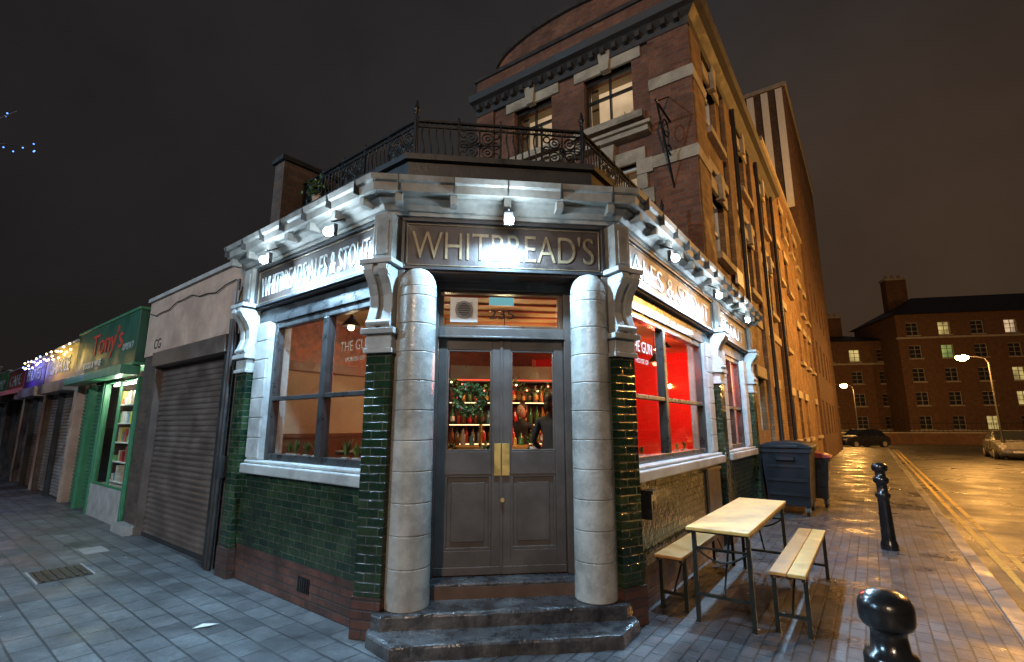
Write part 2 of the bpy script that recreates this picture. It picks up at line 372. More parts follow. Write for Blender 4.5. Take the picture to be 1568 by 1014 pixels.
for a,b in ((.463,1.047),(1.053,1.637)):
    s=.085
    m.box(a,a+s,y,y+.05,.335,2.4,M_door); m.box(b-s,b,y,y+.05,.335,2.4,M_door)
    for z0,z1 in ((.335,.53),(1.17,1.37),(2.30,2.4)): m.box(a+s,b-s,y+.002,y+.05,z0,z1,M_door)
    m.box(a+s,b-s,y+.025,y+.045,.53,1.17,M_door)
    for q0,q1,q2,q3 in ((a+s,b-s,.53,.555),(a+s,b-s,1.145,1.17),(a+s,a+s+.022,.555,1.145),(b-s-.022,b-s,.555,1.145)): m.box(q0,q1,y+.008,y+.03,q2,q3,M_door)
    m.box(a+s+.06,b-s-.06,y+.014,y+.03,.60,1.10,M_door)
    for q0,q1,q2,q3 in ((a+s,b-s,1.37,1.388),(a+s,b-s,2.282,2.3),(a+s,a+s+.016,1.388,2.282),(b-s-.016,b-s,1.388,2.282)): m.box(q0,q1,y+.008,y+.04,q2,q3,M_door)
    g.add([(a+s,y+.03,1.37),(b-s,y+.03,1.37),(b-s,y+.03,2.3),(a+s,y+.03,2.3)],[(0,1,2,3)],M_glass)
    m.box(a,b,y-.012,y,.335,.40,M_door)
m.box(1.035,1.065,y-.012,y,.34,2.4,M_door)
g.add([(.5,y+.03,2.53),(1.6,y+.03,2.53),(1.6,y+.03,2.84),(.5,y+.03,2.84)],[(0,1,2,3)],M_glass)
m.build('double_door',pub,FC,.004); g.build('door_glass',pub,FC)
m=MB(); m.box(.985,1.045,y-.018,y-.006,1.16,1.44,M_brass); m.box(1.055,1.125,y-.018,y-.006,1.16,1.44,M_brass)
m.cyl((1.06,y-.03,.95),(1.06,y,.95),.018,.018,M_brass); m.build('door_push_plate',pub,FC,.002)
m=MB(); m.box(.56,.82,y+.0,y+.045,2.56,2.80,M_white); m.cyl((.69,y-.012,2.68),(.69,y+.02,2.68),.085,.085,M_conc,24); m.cyl((.69,y-.018,2.68),(.69,y,2.68),.06,.06,M_lead,20)
for k in range(-3,4): m.box(.69-.08,.69+.08,y-.02,y-.016,2.68+k*.022-.003,2.68+k*.022+.003,M_conc)
m.build('extractor_vent',pub,FC,.003)
txt('235',FC,1.05,y-.0,2.60,.09,.24,M_frame,pub,'door_number')
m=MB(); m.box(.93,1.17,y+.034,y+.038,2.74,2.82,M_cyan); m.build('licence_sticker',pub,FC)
def wornstep(poly,z0,z1,name):
    m=MB(); n=len(poly); P=[]
    for i in range(n):
        a=Vector(poly[i]);b=Vector(poly[(i+1)%n]); k=max(1,int((b-a).length/.12))
        for j in range(k):
            p=a.lerp(b,j/k); 
            if 0<j: p+=Vector((U(-.006,.006),U(-.008,.008)))
            P.append(p)
    c=Vector((sum(p.x for p in P)/len(P),sum(p.y for p in P)/len(P)))
    vs=[(p.x,p.y,z0) for p in P]; vs+=[(p.x,p.y,z1-.022+U(-.004,.003)) for p in P]
    vs+=[tuple(p+(c-p).normalized()*.012)+(z1-.007+U(-.003,.002),) for p in P]; vs+=[tuple(p+(c-p).normalized()*.035)+(z1+U(-.003,.001),) for p in P]
    L=len(P); fs=[]
    for r in range(3): fs+=[(r*L+i,r*L+(i+1)%L,(r+1)*L+(i+1)%L,(r+1)*L+i) for i in range(L)]
    fs.append(tuple(range(3*L,4*L))); m.add(vs,fs,M_step); m.build(name,pub,FC)
wornstep([(-.02,.05),(.0,-.2),(.2,-.46),(1.88,-.46),(2.1,-.2),(2.12,.05)],-.02,.1,'entrance_step_lower')
wornstep([(.0,.3),(.02,-.13),(.1,-.2),(2.0,-.2),(2.07,-.13),(2.09,.3)],.09,.21,'entrance_step_upper')
m=MB(); m.box(.385,1.715,.1,.5,.205,.325,M_step); m.build('door_threshold',pub,FC,.012)
def fascia(F,x0,x1,nm):
    m=MB(); m.box(x0,x1,-.03,.2,2.935,3.45,M_sign)
    t=.028
    for a,b,c,d in ((x0,x1,2.955,2.955+t),(x0,x1,3.40,3.40+t),(x0,x0+t,2.955+t,3.40),(x1-t,x1,2.955+t,3.40)): m.box(a,b,-.06,-.028,c,d,M_lead)
    t2=.008;a0=.045
    for a,b,c,d in ((x0+a0,x1-a0,2.995,2.995+t2),(x0+a0,x1-a0,3.375,3.375+t2),(x0+a0,x0+a0+t2,3.01,3.375),(x1-a0-t2,x1-a0,3.01,3.375)): m.box(a,b,-.042,-.028,c,d,M_gold)
    m.build(nm,pub,F,.003)
fascia(FC,.12,1.97,'fascia_sign_board'); fascia(FL,-2.44,-.1,'fascia_sign_board_side'); fascia(FRt,.1,3.43,'fascia_sign_board_street'); fascia(FRt,3.67,5.93,'fascia_sign_board_far')
txt("WHITBREAD'S",FC,1.045,-.034,3.06,.26,1.66,M_gold,pub,'sign_lettering',.006,-.003)
txt("WHITBREADS ALES & STOUT",FL,-1.27,-.034,3.07,.24,2.1,M_silver,pub,'sign_lettering_side',.006,-.004)
txt("ALES & STOUT",FRt,1.75,-.034,3.07,.24,2.9,M_silver,pub,'sign_lettering_street',.006,-.004)
txt("STOUT",FRt,4.8,-.034,3.07,.24,1.6,M_silver,pub,'sign_lettering_far',.006,-.004)
poly=[P0,P1,P2,P3]
m=MB()
m.sweep(poly,[(-.1,3.452),(.05,3.452),(.05,3.485),(.075,3.49),(.11,3.53),(.17,3.555),(.175,3.58),(.26,3.585),(.27,3.655),(.30,3.665),(.315,3.71),(.28,3.725),(-.2,3.75)],M_cornice)
m.build('stone_cornice',pub)
m=MB()
for F,x0,x1 in ((FL,-2.75,-.1),(FC,.1,1.99),(FRt,.1,6.2)):
    n=int((x1-x0)/.42)
    for i in range(n+1):
        x=x0+(x1-x0)*i/n
        m.box(x-.03,x+.03,-.235,-.12,3.5,3.582,M_cornice,T=F)
        m.box(x-.004,x+.004,-.318,-.2,3.588,3.72,M_lead,T=F)
m.build('cornice_block',pub)
m=MB()
m.sweep(poly,[(.02,3.74),(-.1,3.80),(-.28,3.86),(-.28,4.16),(-.23,4.17),(-.23,4.23),(-.62,4.235),(-.62,3.6),(.02,3.6)],M_lead)
m.build('lead_parapet',pub)
def inset(P,c,t): return [(p[0]+(c[0]-p[0])*t,p[1]+(c[1]-p[1])*t) for p in P]
m=MB(); m.prism(inset([P0,P1,P2,P3,PB],(.6,7.5),.05),3.4,3.9,M_lead); m.build('flat_roof',pub)
rail=MB()
def offpoly(pts,o):
    P=[Vector(p) for p in pts];out=[]
    for i in range(len(P)):
        ns=[]
        if i>0: d=(P[i]-P[i-1]).normalized(); ns.append(Vector((d.y,-d.x)))
        if i<len(P)-1: d=(P[i+1]-P[i]).normalized(); ns.append(Vector((d.y,-d.x)))
        q=ns[0] if len(ns)==1 else (ns[0]+ns[1])/(1+ns[0].dot(ns[1]))
        out.append(P[i]+q*o)
    return out
rp=offpoly([P0,P1,P2,P3],-.40)
rp[3]=rp[2]+(rp[3]-rp[2])*.42
zb,zt=4.27,4.70
for a,b in zip(rp[:-1],rp[1:]):
    d=(b-a);L=d.length;ang=math.atan2(d.y,d.x);T=FR(a,ang)
    rail.box(0,L,-.014,.014,zb,zb+.02,M_iron,T); rail.box(0,L,-.018,.018,zt-.022,zt,M_iron,T); rail.box(0,L,-.009,.009,zt-.078,zt-.064,M_iron,T)
    npan=max(3,round(L/.42))
    for k in range(npan+1):
        x=L*k/npan; big=k in(0,npan)
        r=.016 if big else .010
        rail.box(x-r,x+r,-r,r,4.23,zt+(.06 if big else .0),M_iron,T)
        if big: rail.lathe([(.008,0),(.028,.015),(.014,.03),(.032,.055),(.034,.07),(.014,.10),(.020,.12),(.004,.17)],(x,0,zt+.06),M_iron,8,T)
        else: rail.lathe([(.006,0),(.018,.012),(.006,.03),(.012,.04),(.002,.06)],(x,0,zt),M_iron,8,T)
    for k in range(npan):
        x0=L*k/npan;x1=L*(k+1)/npan;w=x1-x0
        for j in range(8):
            rail.ring((x0+w*(j+.5)/8,0,zt-.043),(1,0,0),(0,0,1),.016,.004,M_iron,6,4,T)
        if k%2==1:
            cx=(x0+x1)/2;cz=(zb+zt-.05)/2;X=(1,0,0);Z=(0,0,1)
            for sx in(-1,1):
                for sz in(-1,1):
                    rail.ring((cx+sx*w*.19,0,cz+sz*.078),X,Z,.058,.010,M_iron,12,4,T,)
                    rail.ring((cx+sx*w*.19,0,cz+sz*.078),X,Z,.022,.009,M_iron,8,4,T,)
                    rail.ring((cx+sx*w*.38,0,cz+sz*.115),X,Z,.036,.009,M_iron,8,4,T)
                rail.ring((cx+sx*w*.38,0,cz),X,Z,.038,.009,M_iron,8,4,T)
            rail.ring((cx,0,cz),X,Z,.032,.011,M_iron,10,4,T)
            rail.sph((cx,0,cz),.022,M_iron,6,T=T)
            for sz in(-1,1): rail.cyl((cx,0,cz+sz*.03),(cx,0,cz+sz*.18),.009,.009,M_iron,5,T=T)
            for sx in(-1,1): rail.cyl((cx+sx*.03,0,cz),(cx+sx*w*.48,0,cz),.009,.009,M_iron,5,T=T)
        else:
            nb=6
            for j in range(1,nb):
                x=x0+w*j/nb; pts=[(x+.014*math.sin(t*6.28),0,zb+(zt-.07-zb)*t) for t in [i/7 for i in range(8)]]
                rail.path(pts,.009,M_iron,4,T)
rail.build('balcony_railing',pub)
m=MB(); m.box(-2.62,-2.38,.12,.85,3.6,4.92,M_darkbrick); m.box(-2.65,-2.35,.08,.89,4.92,4.98,M_lead); m.box(-2.60,-2.40,.85,2.2,3.6,4.5,M_darkbrick)
m.box(-2.8,-2.5,.06,.3,2.95,3.6,M_darkbrick); m.build('party_wall',pub,FL)
m=MB()
def wseg(m,a,b,t,z0,z1,mat):
    a=Vector(a);b=Vector(b);d=(b-a).normalized();n=Vector((-d.y,d.x))*t
    m.prism([a,b,b+n,a+n],z0,z1,mat)
P0i=(P0[0]+.08,P0[1]+.08)
wseg(m,P0i,PB,-.15,-.04,3.42,M_cream); 
m.build('interior_back_wall',pub)
m=MB(); wseg(m,PB,(P3[0]-.02,P3[1]-.0),-.15,-.04,3.42,M_red); m.build('interior_end_wall',pub)
ins=inset([P0,P1,P2,P3,PB],(.6,7.5),.03)
m=MB(); m.prism(ins,-.03,.3,M_floorin); m.build('interior_floor_slab',pub)
m=MB(); m.prism(inset([P0,P1,P2,P3,PB],(.6,7.5),.035),3.05,3.38,M_ceil)
m.build('interior_ceiling_slab',pub)
m=MB()
for k in range(9): m.box(-.2,2.6,.8+k*.35,.84+k*.35,3.025,3.05,M_rib)
m.build('ceiling_rib',pub,FC)
def onwall(a,b):
    a=Vector(a);b=Vector(b);d=(b-a); return FR(a,math.atan2(d.y,d.x)),d.length
Tb,Lb=onwall(P0i,PB)
m=MB()
m.box(.2,Lb-.2,-.19,-.155,.3,1.45,M_barwood); m.box(.2,Lb-.2,-.21,-.155,1.45,1.5,M_barwood)
M_pic=pm('framed_print',(.25,.09,.05),.5,0,.8,9,0)
for x,w_,z0,z1 in ((2.6,.5,1.7,2.35),(3.5,.5,1.6,2.4),(4.5,.5,1.7,2.4)):
    m.box(x,x+w_,-.18,-.155,z0,z1,M_barwood); m.box(x+.03,x+w_-.03,-.184,-.18,z0+.03,z1-.03,M_pic)
m.box(.3,2.3,-.20,-.155,2.30,2.42,M_barwood); m.box(.3,2.3,-.19,-.155,2.42,3.0,M_pic)
m.build('wall_panelling',pub,Tb)
def pendant(x,y,z,glow,lc,e):
    m=MB(); m.cyl((x,y,z+.12),(x,y,3.05),.006,.006,M_iron,6); m.lathe([(.11,0),(.10,.03),(.03,.11),(.015,.14)],(x,y,z),M_black,16); m.sph((x,y,z-.01),.04,glow,10)
    m.build('pendant_lamp',pub)
    lamp('pendant_light',(x,y,z-.09),lc,e,.05,pub)
warm=(1,.78,.50);redc=(1,.10,.05)
pendant(-1.9,5.75,2.75,M_bulb,warm,8)
pendant(-.9,6.6,2.7,M_bulb,warm,11)
pendant(-.1,6.4,2.72,M_bulb,(1,.8,.45),24)
pendant(1.0,7.0,2.72,M_bulb,(1,.8,.35),30)
pendant(2.2,7.6,2.55,M_redbulb,redc,110)
pendant(3.3,8.9,2.55,M_redbulb,redc,80)
pendant(1.9,6.2,2.55,M_redbulb,redc,40)
bar=empty('bar_counter',(.2,7.2,.3))
m=MB(); FB=FR((-.9,6.75),aC)
m.box(0,2.2,0,.5,.3,1.28,M_barwood); m.box(-.05,2.25,-.06,.55,1.28,1.33,M_wood)
for k in range(5): m.box(.08+k*.43,.43+k*.43,-.015,0,.4,1.2,M_barwood)
for k in range(4):
    x=.5+k*.4; m.cyl((x,.25,1.33),(x,.25,1.62),.016,.022,M_brass,10); m.box(x-.02,x+.02,.1,.24,1.5,1.53,M_brass)
m.build('counter',bar,FB,.005)
shelf=empty('bottle_shelf',(.2,8.4,1)); m=MB(); FS=FR((-1.0,8.05),aC)
m.box(0,2.6,.3,.34,.3,2.6,M_barwood)
for z in (1.3,1.6,1.95): m.box(0,2.6,.0,.3,z,z+.03,M_barwood); m.box(0,2.6,-.006,.0,z+.008,z+.018,M_led)
m.box(0,2.6,-.03,.3,2.3,2.36,M_barwood); m.box(.1,2.5,-.036,-.03,2.32,2.34,M_ledred)
m.build('shelves',shelf,FS)
cols=[(.05,.2,.05),(.35,.18,.04),(.4,.4,.38),(.5,.05,.03),(.08,.25,.3),(.6,.45,.1),(.15,.06,.02)]
bm_=[pm('bottle_glass_%d'%i,c,.12,0,.1,5,0) for i,c in enumerate(cols)]
m=MB()
for z in (1.33,1.63,1.98):
    x=.05
    while x<2.55:
        h=U(.2,.29); r=U(.028,.04); mm=random.choice(bm_)
        m.lathe([(r,0),(r,h*.6),(r*.4,h*.75),(r*.35,h)],(x,U(.07,.2),z),mm,10)
        if R()<.7: m.lathe([(r+.002,h*.15),(r+.002,h*.45)],(x,.1,z),random.choice((M_white,M_gold,M_red,M_brass)),10)
        x+=U(.07,.11)
for k in range(12):
    x=U(0,2.2); h=U(.15,.28);m.lathe([(.035,0),(.035,h*.6),(.014,h*.75),(.012,h)],(x,-1.0,1.33),random.choice(bm_),10)
m.build('bottles',shelf,FS)
def leafball(m,c,rad,n,mats,size=.03,sq=(1,1,1)):
    c=Vector(c)
    for _ in range(n):
        v=Vector((random.gauss(0,.45)*sq[0],random.gauss(0,.45)*sq[1],random.gauss(0,.45)*sq[2]))*rad
        p=c+v; a=Vector((U(-1,1),U(-1,1),U(-1,1))).normalized(); b=a.orthogonal().normalized()
        q=Matrix.Rotation(U(0,6.28),3,a)@b; s=size*U(.6,1.4); w=a.cross(q)*s*.35
        m.add([p,p+q*s*.5+w,p+q*s,p+q*s*.5-w],[(0,1,2,3)],random.choice(mats))
wr=MB()
wr.ring((.755,y+.065,1.84),(1,0,0),(0,0,1),.115,.022,M_green,24,8)
for i in range(1500):
    a=U(0,6.283); rr=.115+random.gauss(0,.018)
    leafball(wr,(.755+rr*math.cos(a),y+.062+U(-.02,.03),1.84+rr*math.sin(a)),.01,1,(M_green,M_green,M_green2),.035)
for i in range(16):
    a=U(0,6.283); wr.sph((.755+.115*math.cos(a),y+.045,1.84+.115*math.sin(a)),.010,M_red,6)
wr.build('door_wreath',None,FC)
fl=MB()
for c,rd,n in (((.50,1.7,1.36),.12,120),((1.02,1.8,1.34),.10,90),((1.7,2.4,1.42),.12,110)):
    leafball(fl,c,rd,n,(M_green,M_green2),.05)
    fl.lathe([(.05,0),(.07,.12),(.06,.13)],(c[0],c[1],c[2]-.22),M_white,12)
fl.lathe([(.3,0),(.3,.04),(.04,.06),(.04,.8),(.35,.82),(.35,.86)],(.85,1.8,.3),M_barwood,16)
fl.build('potted_plant',None,FC)
gl=MB()
for k in range(60):
    t=k/59; x=-.3+2.9*t; z=2.12+.06*math.sin(t*25); leafball(gl,(x,2.5,z),.05,9,(M_green,M_green2),.05)
    if k%3==0: gl.sph((x,2.46,z),.012,M_redbulb if k%2 else M_bulb,6)
gl.build('christmas_garland',None,FC)
sp=MB()
def spiky(m,F,x,yy,z,h):
    m.lathe([(.035,0),(.045,.06),(.04,.065)],(x,yy,z),M_conc,10,T=F)
    for _ in range(22):
        a=U(0,6.28); t=U(.2,.6); tip=Vector((x+math.cos(a)*h*t,yy+math.sin(a)*h*t*.6,z+.06+h*U(.6,1))); b=Vector((x,yy,z+.06)); w=Vector((-math.sin(a),math.cos(a),0))*.011
        mid=(b+tip)/2+Vector((0,0,.01)); m.add([b-w*.5,mid-w,tip,mid+w,b+w*.5],[(0,1,2,3,4)],random.choice((M_green,M_green2)),T=F)
for x in (-1.85,-1.72,-1.5,-1.32,-.8,-.62,-.45,-.3): spiky(sp,FL,x,.22,1.24,U(.14,.24))
for x in (.4,.55,.75,1.0,1.7,1.9,2.2,2.5): spiky(sp,FRt,x,.22,1.24,U(.08,.13))
sp.build('windowsill_plants')
m=MB(); m.box(-2.1,-.12,.16,.34,1.18,1.235,M_barwood); m.build('inner_sill',pub,FL)
m=MB(); m.box(.15,5.6,.16,.34,1.18,1.235,M_barwood); m.build('inner_sill_street',pub,FRt)
txt('THE GUN',FRt,.82,.095,2.36,.12,.62,M_silver,pub,'window_lettering',.001)
txt('HOUSE OF',FRt,.82,.095,2.24,.05,.36,M_silver,pub,'window_lettering_small',.001)
txt('THE GUN',FL,-.55,.095,2.30,.10,.5,M_gold,pub,'window_lettering_side',.001,-.003)
txt('HOUSE OF',FL,-.55,.095,2.20,.04,.32,M_gold,pub,'window_lettering_side_small',.001)
m=MB()
for x,yy in ((-1.3,.75),(-.5,.8)):
    m.lathe([(.2,0),(.2,.02),(.02,.04),(.02,.98),(.28,1.0),(.28,1.03)],(x,yy,.3),M_barwood,20,T=FL)
m.build('bar_table')
def spot(F,x,yo=-.30,z=3.34,e=280):
    m=MB(); m.cyl((x,yo+.16,3.52),(x,yo+.02,z+.1),.008,.008,M_iron,6,T=F); m.box(x-.04,x+.04,yo+.03,yo+.07,z-.03,z+.085,M_lead,T=F)
    m.sph((x,yo,z),.040,M_spotglow,12,T=F); m.build('flood_lamp',pub)
    lamp('flood_light',W(F,x,yo-.02,z-.055),(.40,.70,1.),e,.04,pub,'SPOT',Quaternion((1,0,0,0)),170)
spot(FC,1.05,-.32); spot(FL,-.5); spot(FL,-1.74); spot(FRt,.88); spot(FRt,2.77,e=220); spot(FRt,4.73,e=220)
m=MB(); m.box(.28,.40,-.13,-.014,.78,1.0,M_black); m.box(.27,.41,-.15,-.014,1.0,1.03,M_black); m.box(.31,.37,-.135,-.13,.86,.94,M_lead); m.build('wall_ashtray',None,FRt,.006)
m=MB(); m.box(2.55,3.15,-.045,-.014,.45,1.02,M_door); m.box(2.5,3.2,-.055,-.014,1.02,1.06,M_door); m.build('menu_board',None,FRt,.004)

# ------------------------------------------------------------ PERSON
def person(loc,ang,h,mt,mp_,mh):
    root=empty('person',loc); k=h/1.75
    J={'pel':(0,0,.95,.13,.10),'wai':(0,0,1.1,.115,.09),'che':(0,0,1.32,.15,.10),'nkb':(0,0,1.46,.07,.06),'nk':(0,.01,1.53,.05,.05),
     'shL':(-.17,0,1.42,.055,.055),'elL':(-.24,.03,1.14,.042,.042),'wrL':(-.2,-.18,1.05,.03,.03),'haL':(-.18,-.25,1.06,.03,.02),
     'shR':(.17,0,1.42,.055,.055),'elR':(.25,.03,1.14,.042,.042),'wrR':(.2,-.15,1.0,.03,.03),'haR':(.17,-.22,1.0,.03,.02),
     'hL':(-.09,0,.9,.085,.085),'kL':(-.1,-.02,.5,.06,.06),'aL':(-.1,.02,.09,.042,.042),'fL':(-.1,-.14,.03,.035,.025),
     'hR':(.09,0,.9,.085,.085),'kR':(.1,-.02,.5,.06,.06),'aR':(.1,.02,.09,.042,.042),'fR':(.1,-.14,.03,.035,.025)}
    E=[('pel','wai'),('wai','che'),('che','nkb'),('nkb','nk'),('che','shL'),('shL','elL'),('elL','wrL'),('wrL','haL'),('che','shR'),('shR','elR'),('elR','wrR'),('wrR','haR'),('pel','hL'),('hL','kL'),('kL','aL'),('aL','fL'),('pel','hR'),('hR','kR'),('kR','aR'),('aR','fR')]
    names=list(J); me=bpy.data.meshes.new('body'); me.from_pydata([tuple(k*c for c in J[n][:3]) for n in names],[(names.index(a),names.index(b)) for a,b in E],[])
    ob=bpy.data.objects.new('body',me); COL.objects.link(ob)
    mod=ob.modifiers.new('s','SKIN')
    for i,n in enumerate(names):
        me.skin_vertices[0].data[i].radius=(J[n][3]*k,J[n][4]*k); me.skin_vertices[0].data[i].use_root=(n=='pel')
    sb=ob.modifiers.new('u','SUBSURF'); sb.levels=2; sb.render_levels=2
    mod.use_smooth_shade=True
    me.materials.append(mt)
    F=FR(loc,ang); attach(ob,root,F)
    m=MB(); m.sph((0,-.01,1.64),.095,mp_,18,(.82,.98,1.22)); m.sph((0,-.105,1.63),.017,mp_,8,(.8,1,1.3)); 
    for s in(-1,1): m.sph((s*.078,0,1.635),.02,mp_,8,(.5,1,1.4)); m.sph((s*.03,-.092,1.655),.011,M_darkroom,6)
    m.sph((0,.02,1.67),.1,mh,16,(.9,1.0,1.12)); m.sph((0,.075,1.6),.07,mh,12,(.9,.7,1.2)); m.box(-.022,.022,-.1,-.095,1.585,1.591,M_red)
    m.build('head',root,F@Matrix.Diagonal((k,k,k,1)))
M_skin=pm('skin',(.45,.27,.2),.5,0,.1); M_hair=pm('dark_hair',(.02,.014,.01),.5,0,.3); M_cloth=pm('dark_shirt',(.03,.028,.03),.8,0,.3)
for l_,a_,h_ in (((.50,6.45,.3),150,1.70),((.15,7.55,.3),-30,1.62)):
    try: person(l_,math.radians(a_),h_,M_cloth,M_skin,M_hair)
    except Exception as e: print('PERSON',e)

# ------------------------------------------------------------ SHOPS on left (frame L, x negative)
def shutter(m,x0,x1,z0,z1,yy,mat,p=.075):
    prof=[];z=z0
    while z<z1-.001:
        prof+=[(yy,z),(yy-.018,z+p*.2),(yy-.02,z+p*.55),(yy,z+p*.85)]; z+=p
    vs=[(x,a,b) for a,b in prof for x in (x0,x1)]
    m.add(vs,[(2*i,2*i+1,2*i+3,2*i+2) for i in range(len(prof)-1)],mat)
def shopshell(root,l0,l1,top,wallm,depth=6):
    m=MB(); m.box(-l1,-l0,.4,depth,-.05,top-.15,wallm); m.build('rear_block',root,FL)
s1=empty('shop_building',tuple(W(FL,-4.6,1,0)))
shopshell(s1,2.84,6.55,3.7,M_darkbrick)
m=MB(); m.box(-6.5,-2.84,.0,.4,2.72,3.66,M_rend); m.box(-6.52,-2.83,-.04,.42,3.66,3.72,M_conc); m.build('rendered_fascia',s1,FL)
m=MB(); m.box(-6.5,-5.74,.02,.4,-.05,2.72,M_darkbrick); m.box(-3.05,-2.84,.02,.4,-.05,2.72,M_darkbrick); m.box(-6.45,-5.8,-.14,.02,-.04,.12,M_conc);m.build('brick_pier',s1,FL)
m=MB(); shutter(m,-5.7,-3.12,.02,2.5,.08,M_shut); m.box(-5.74,-5.68,-.03,.1,-.02,2.5,M_shut); m.box(-3.13,-3.05,-.05,.1,-.02,2.5,M_lead); m.box(-5.74,-3.05,-.09,.15,2.5,2.719,M_shut)
m.box(-5.7,-3.12,.05,.09,0,.06,M_lead); m.build('roller_shutter',s1,FL)
m=MB(); m.cyl((-2.98,-.05,0.0),(-2.98,-.05,2.9),.035,.035,M_lead,10); m.cyl((-2.9,-.06,.0),(-2.9,-.06,3.4),.022,.022,M_lead,8); m.box(-3.02,-2.88,-.08,.02,1.0,1.25,M_lead); m.build('drain_pipe',s1,FL)
m=MB()
pts=[(-6.4+.3*i,-.02,3.45-.05*math.sin(i*.9)-.03*(i%2)) for i in range(12)]; m.path(pts,.008,M_iron,5)
pts=[(-2.86,-.03,3.3),(-2.87,-.08,3.0),(-2.84,-.06,2.7),(-2.86,-.05,2.3)]; m.path(pts,.01,M_iron,5); m.box(-2.98,-2.86,-.07,-.0,3.1,3.25,M_conc); m.build('wall_cable',s1,FL)
txt('CG',FL,-5.9,-.004,2.82,.16,.3,M_lead,s1,'painted_tag',.001)
s2=empty('shop_building',tuple(W(FL,-8.6,1,0)))
M_gsign=pm('green_fascia_paint',(.015,.075,.045),.5,0,.2,2,.05); M_rlet=pm('red_lettering',(.55,.04,.03),.5,0,.1,5,0)
M_gframe=pm('green_frame_paint',(.05,.20,.10),.4,0,.2)
m=MB(); m.box(-10.8,-6.56,2.2,6,-.05,3.4,M_darkbrick); m.box(-10.8,-6.56,.05,2.2,3.2,3.4,M_darkbrick); m.box(-10.8,-8.75,.3,2.2,-.05,3.2,M_darkbrick);m.build('rear_block',s2,FL)
m=MB(); m.box(-10.75,-6.56,-.12,.3,2.65,3.55,M_gsign); m.box(-10.77,-6.54,-.14,.3,3.55,3.6,M_gframe);m.box(-10.77,-6.54,-.14,.3,2.6,2.65,M_gframe); m.build('shop_fascia',s2,FL,.01)
txt("Tony's",FL,-8.4,-.125,2.98,.42,2.1,M_rlet,s2,'fascia_lettering'); txt("FOOD & WINE",FL,-9.3,-.125,2.74,.13,1.3,M_silver,s2,'fascia_lettering_small'); txt("OPEN 7",FL,-7.0,-.125,2.9,.12,.6,M_silver,s2,'fascia_lettering_end')
m=MB(); m.box(-10.7,-6.6,-.28,.0,2.44,2.6,M_gframe); m.build('shutter_housing',s2,FL,.01)
m=MB();g=MB(); win(m,g,-8.65,-6.65,.55,2.42,.0,M_gframe,M_glass,.04,.04,(-7.65,),(),.03); m.box(-8.68,-6.6,.0,.3,-.05,.55,M_conc); m.box(-8.75,-8.65,-.02,.1,-.05,2.42,M_gframe); m.box(-6.65,-6.56,-.02,.1,-.05,2.42,M_gframe); m.build('shop_window_frame',s2,FL,.004); g.build('shop_window_pane',s2,FL)
m=MB(); shutter(m,-10.65,-8.78,.02,2.42,.12,M_shutgr); m.box(-9.75,-9.65,-.02,.14,0,2.42,M_gframe); m.build('roller_shutter',s2,FL)
m=MB()
gm=[pm('goods_%d'%i,c,.5,0,.3,20,0) for i,c in enumerate([(.7,.6,.5),(.6,.1,.08),(.7,.5,.1),(.1,.3,.5),(.7,.7,.7),(.75,.65,.5),(.2,.45,.15)])]
m.box(-8.7,-6.6,.6,.65,.3,3.1,M_white)
for z in (.6,.95,1.3,1.65,2.0):
    m.box(-8.6,-6.7,.22,.6,z-.02,z,M_white); x=-8.55
    while x<-6.8:
        w=U(.06,.16);m.box(x,x+w*.9,.24+U(0,.06),.5,z,z+U(.1,.28),random.choice(gm)); x+=w
m.build('goods_shelf',s2,FL)
m=MB(); m.box(-8.5,-6.8,.10,.14,2.34,2.38,emit('tube_light_glow',(.95,1.,.9),10)); m.build('tube_lamp',s2,FL)
for xx in (-8.2,-7.1): lamp('tube_light',W(FL,xx,.12,2.28),(.95,1.,.85),22,.05,s2)
specs=[(10.85,14.2,3.5,(.45,.30,.05),M_shutg,'KEBAB HOUSE',(1.,.65,.15)),(14.25,17.3,3.45,(.10,.04,.25),M_shutg,'PHONES',(.3,.3,1.)),(17.35,20.6,3.4,(.3,.06,.05),M_shut,'CAFE',(1,.4,.1)),(20.65,24.2,3.5,(.08,.25,.1),M_shutg,'BAKERY',(.4,1,.5)),(24.25,28,3.5,(.4,.35,.1),M_shutgr,'STORE',(1,.8,.2)),(28,36,4.2,(.2,.1,.08),M_shut,'SHOP',(1,.8,.2))]
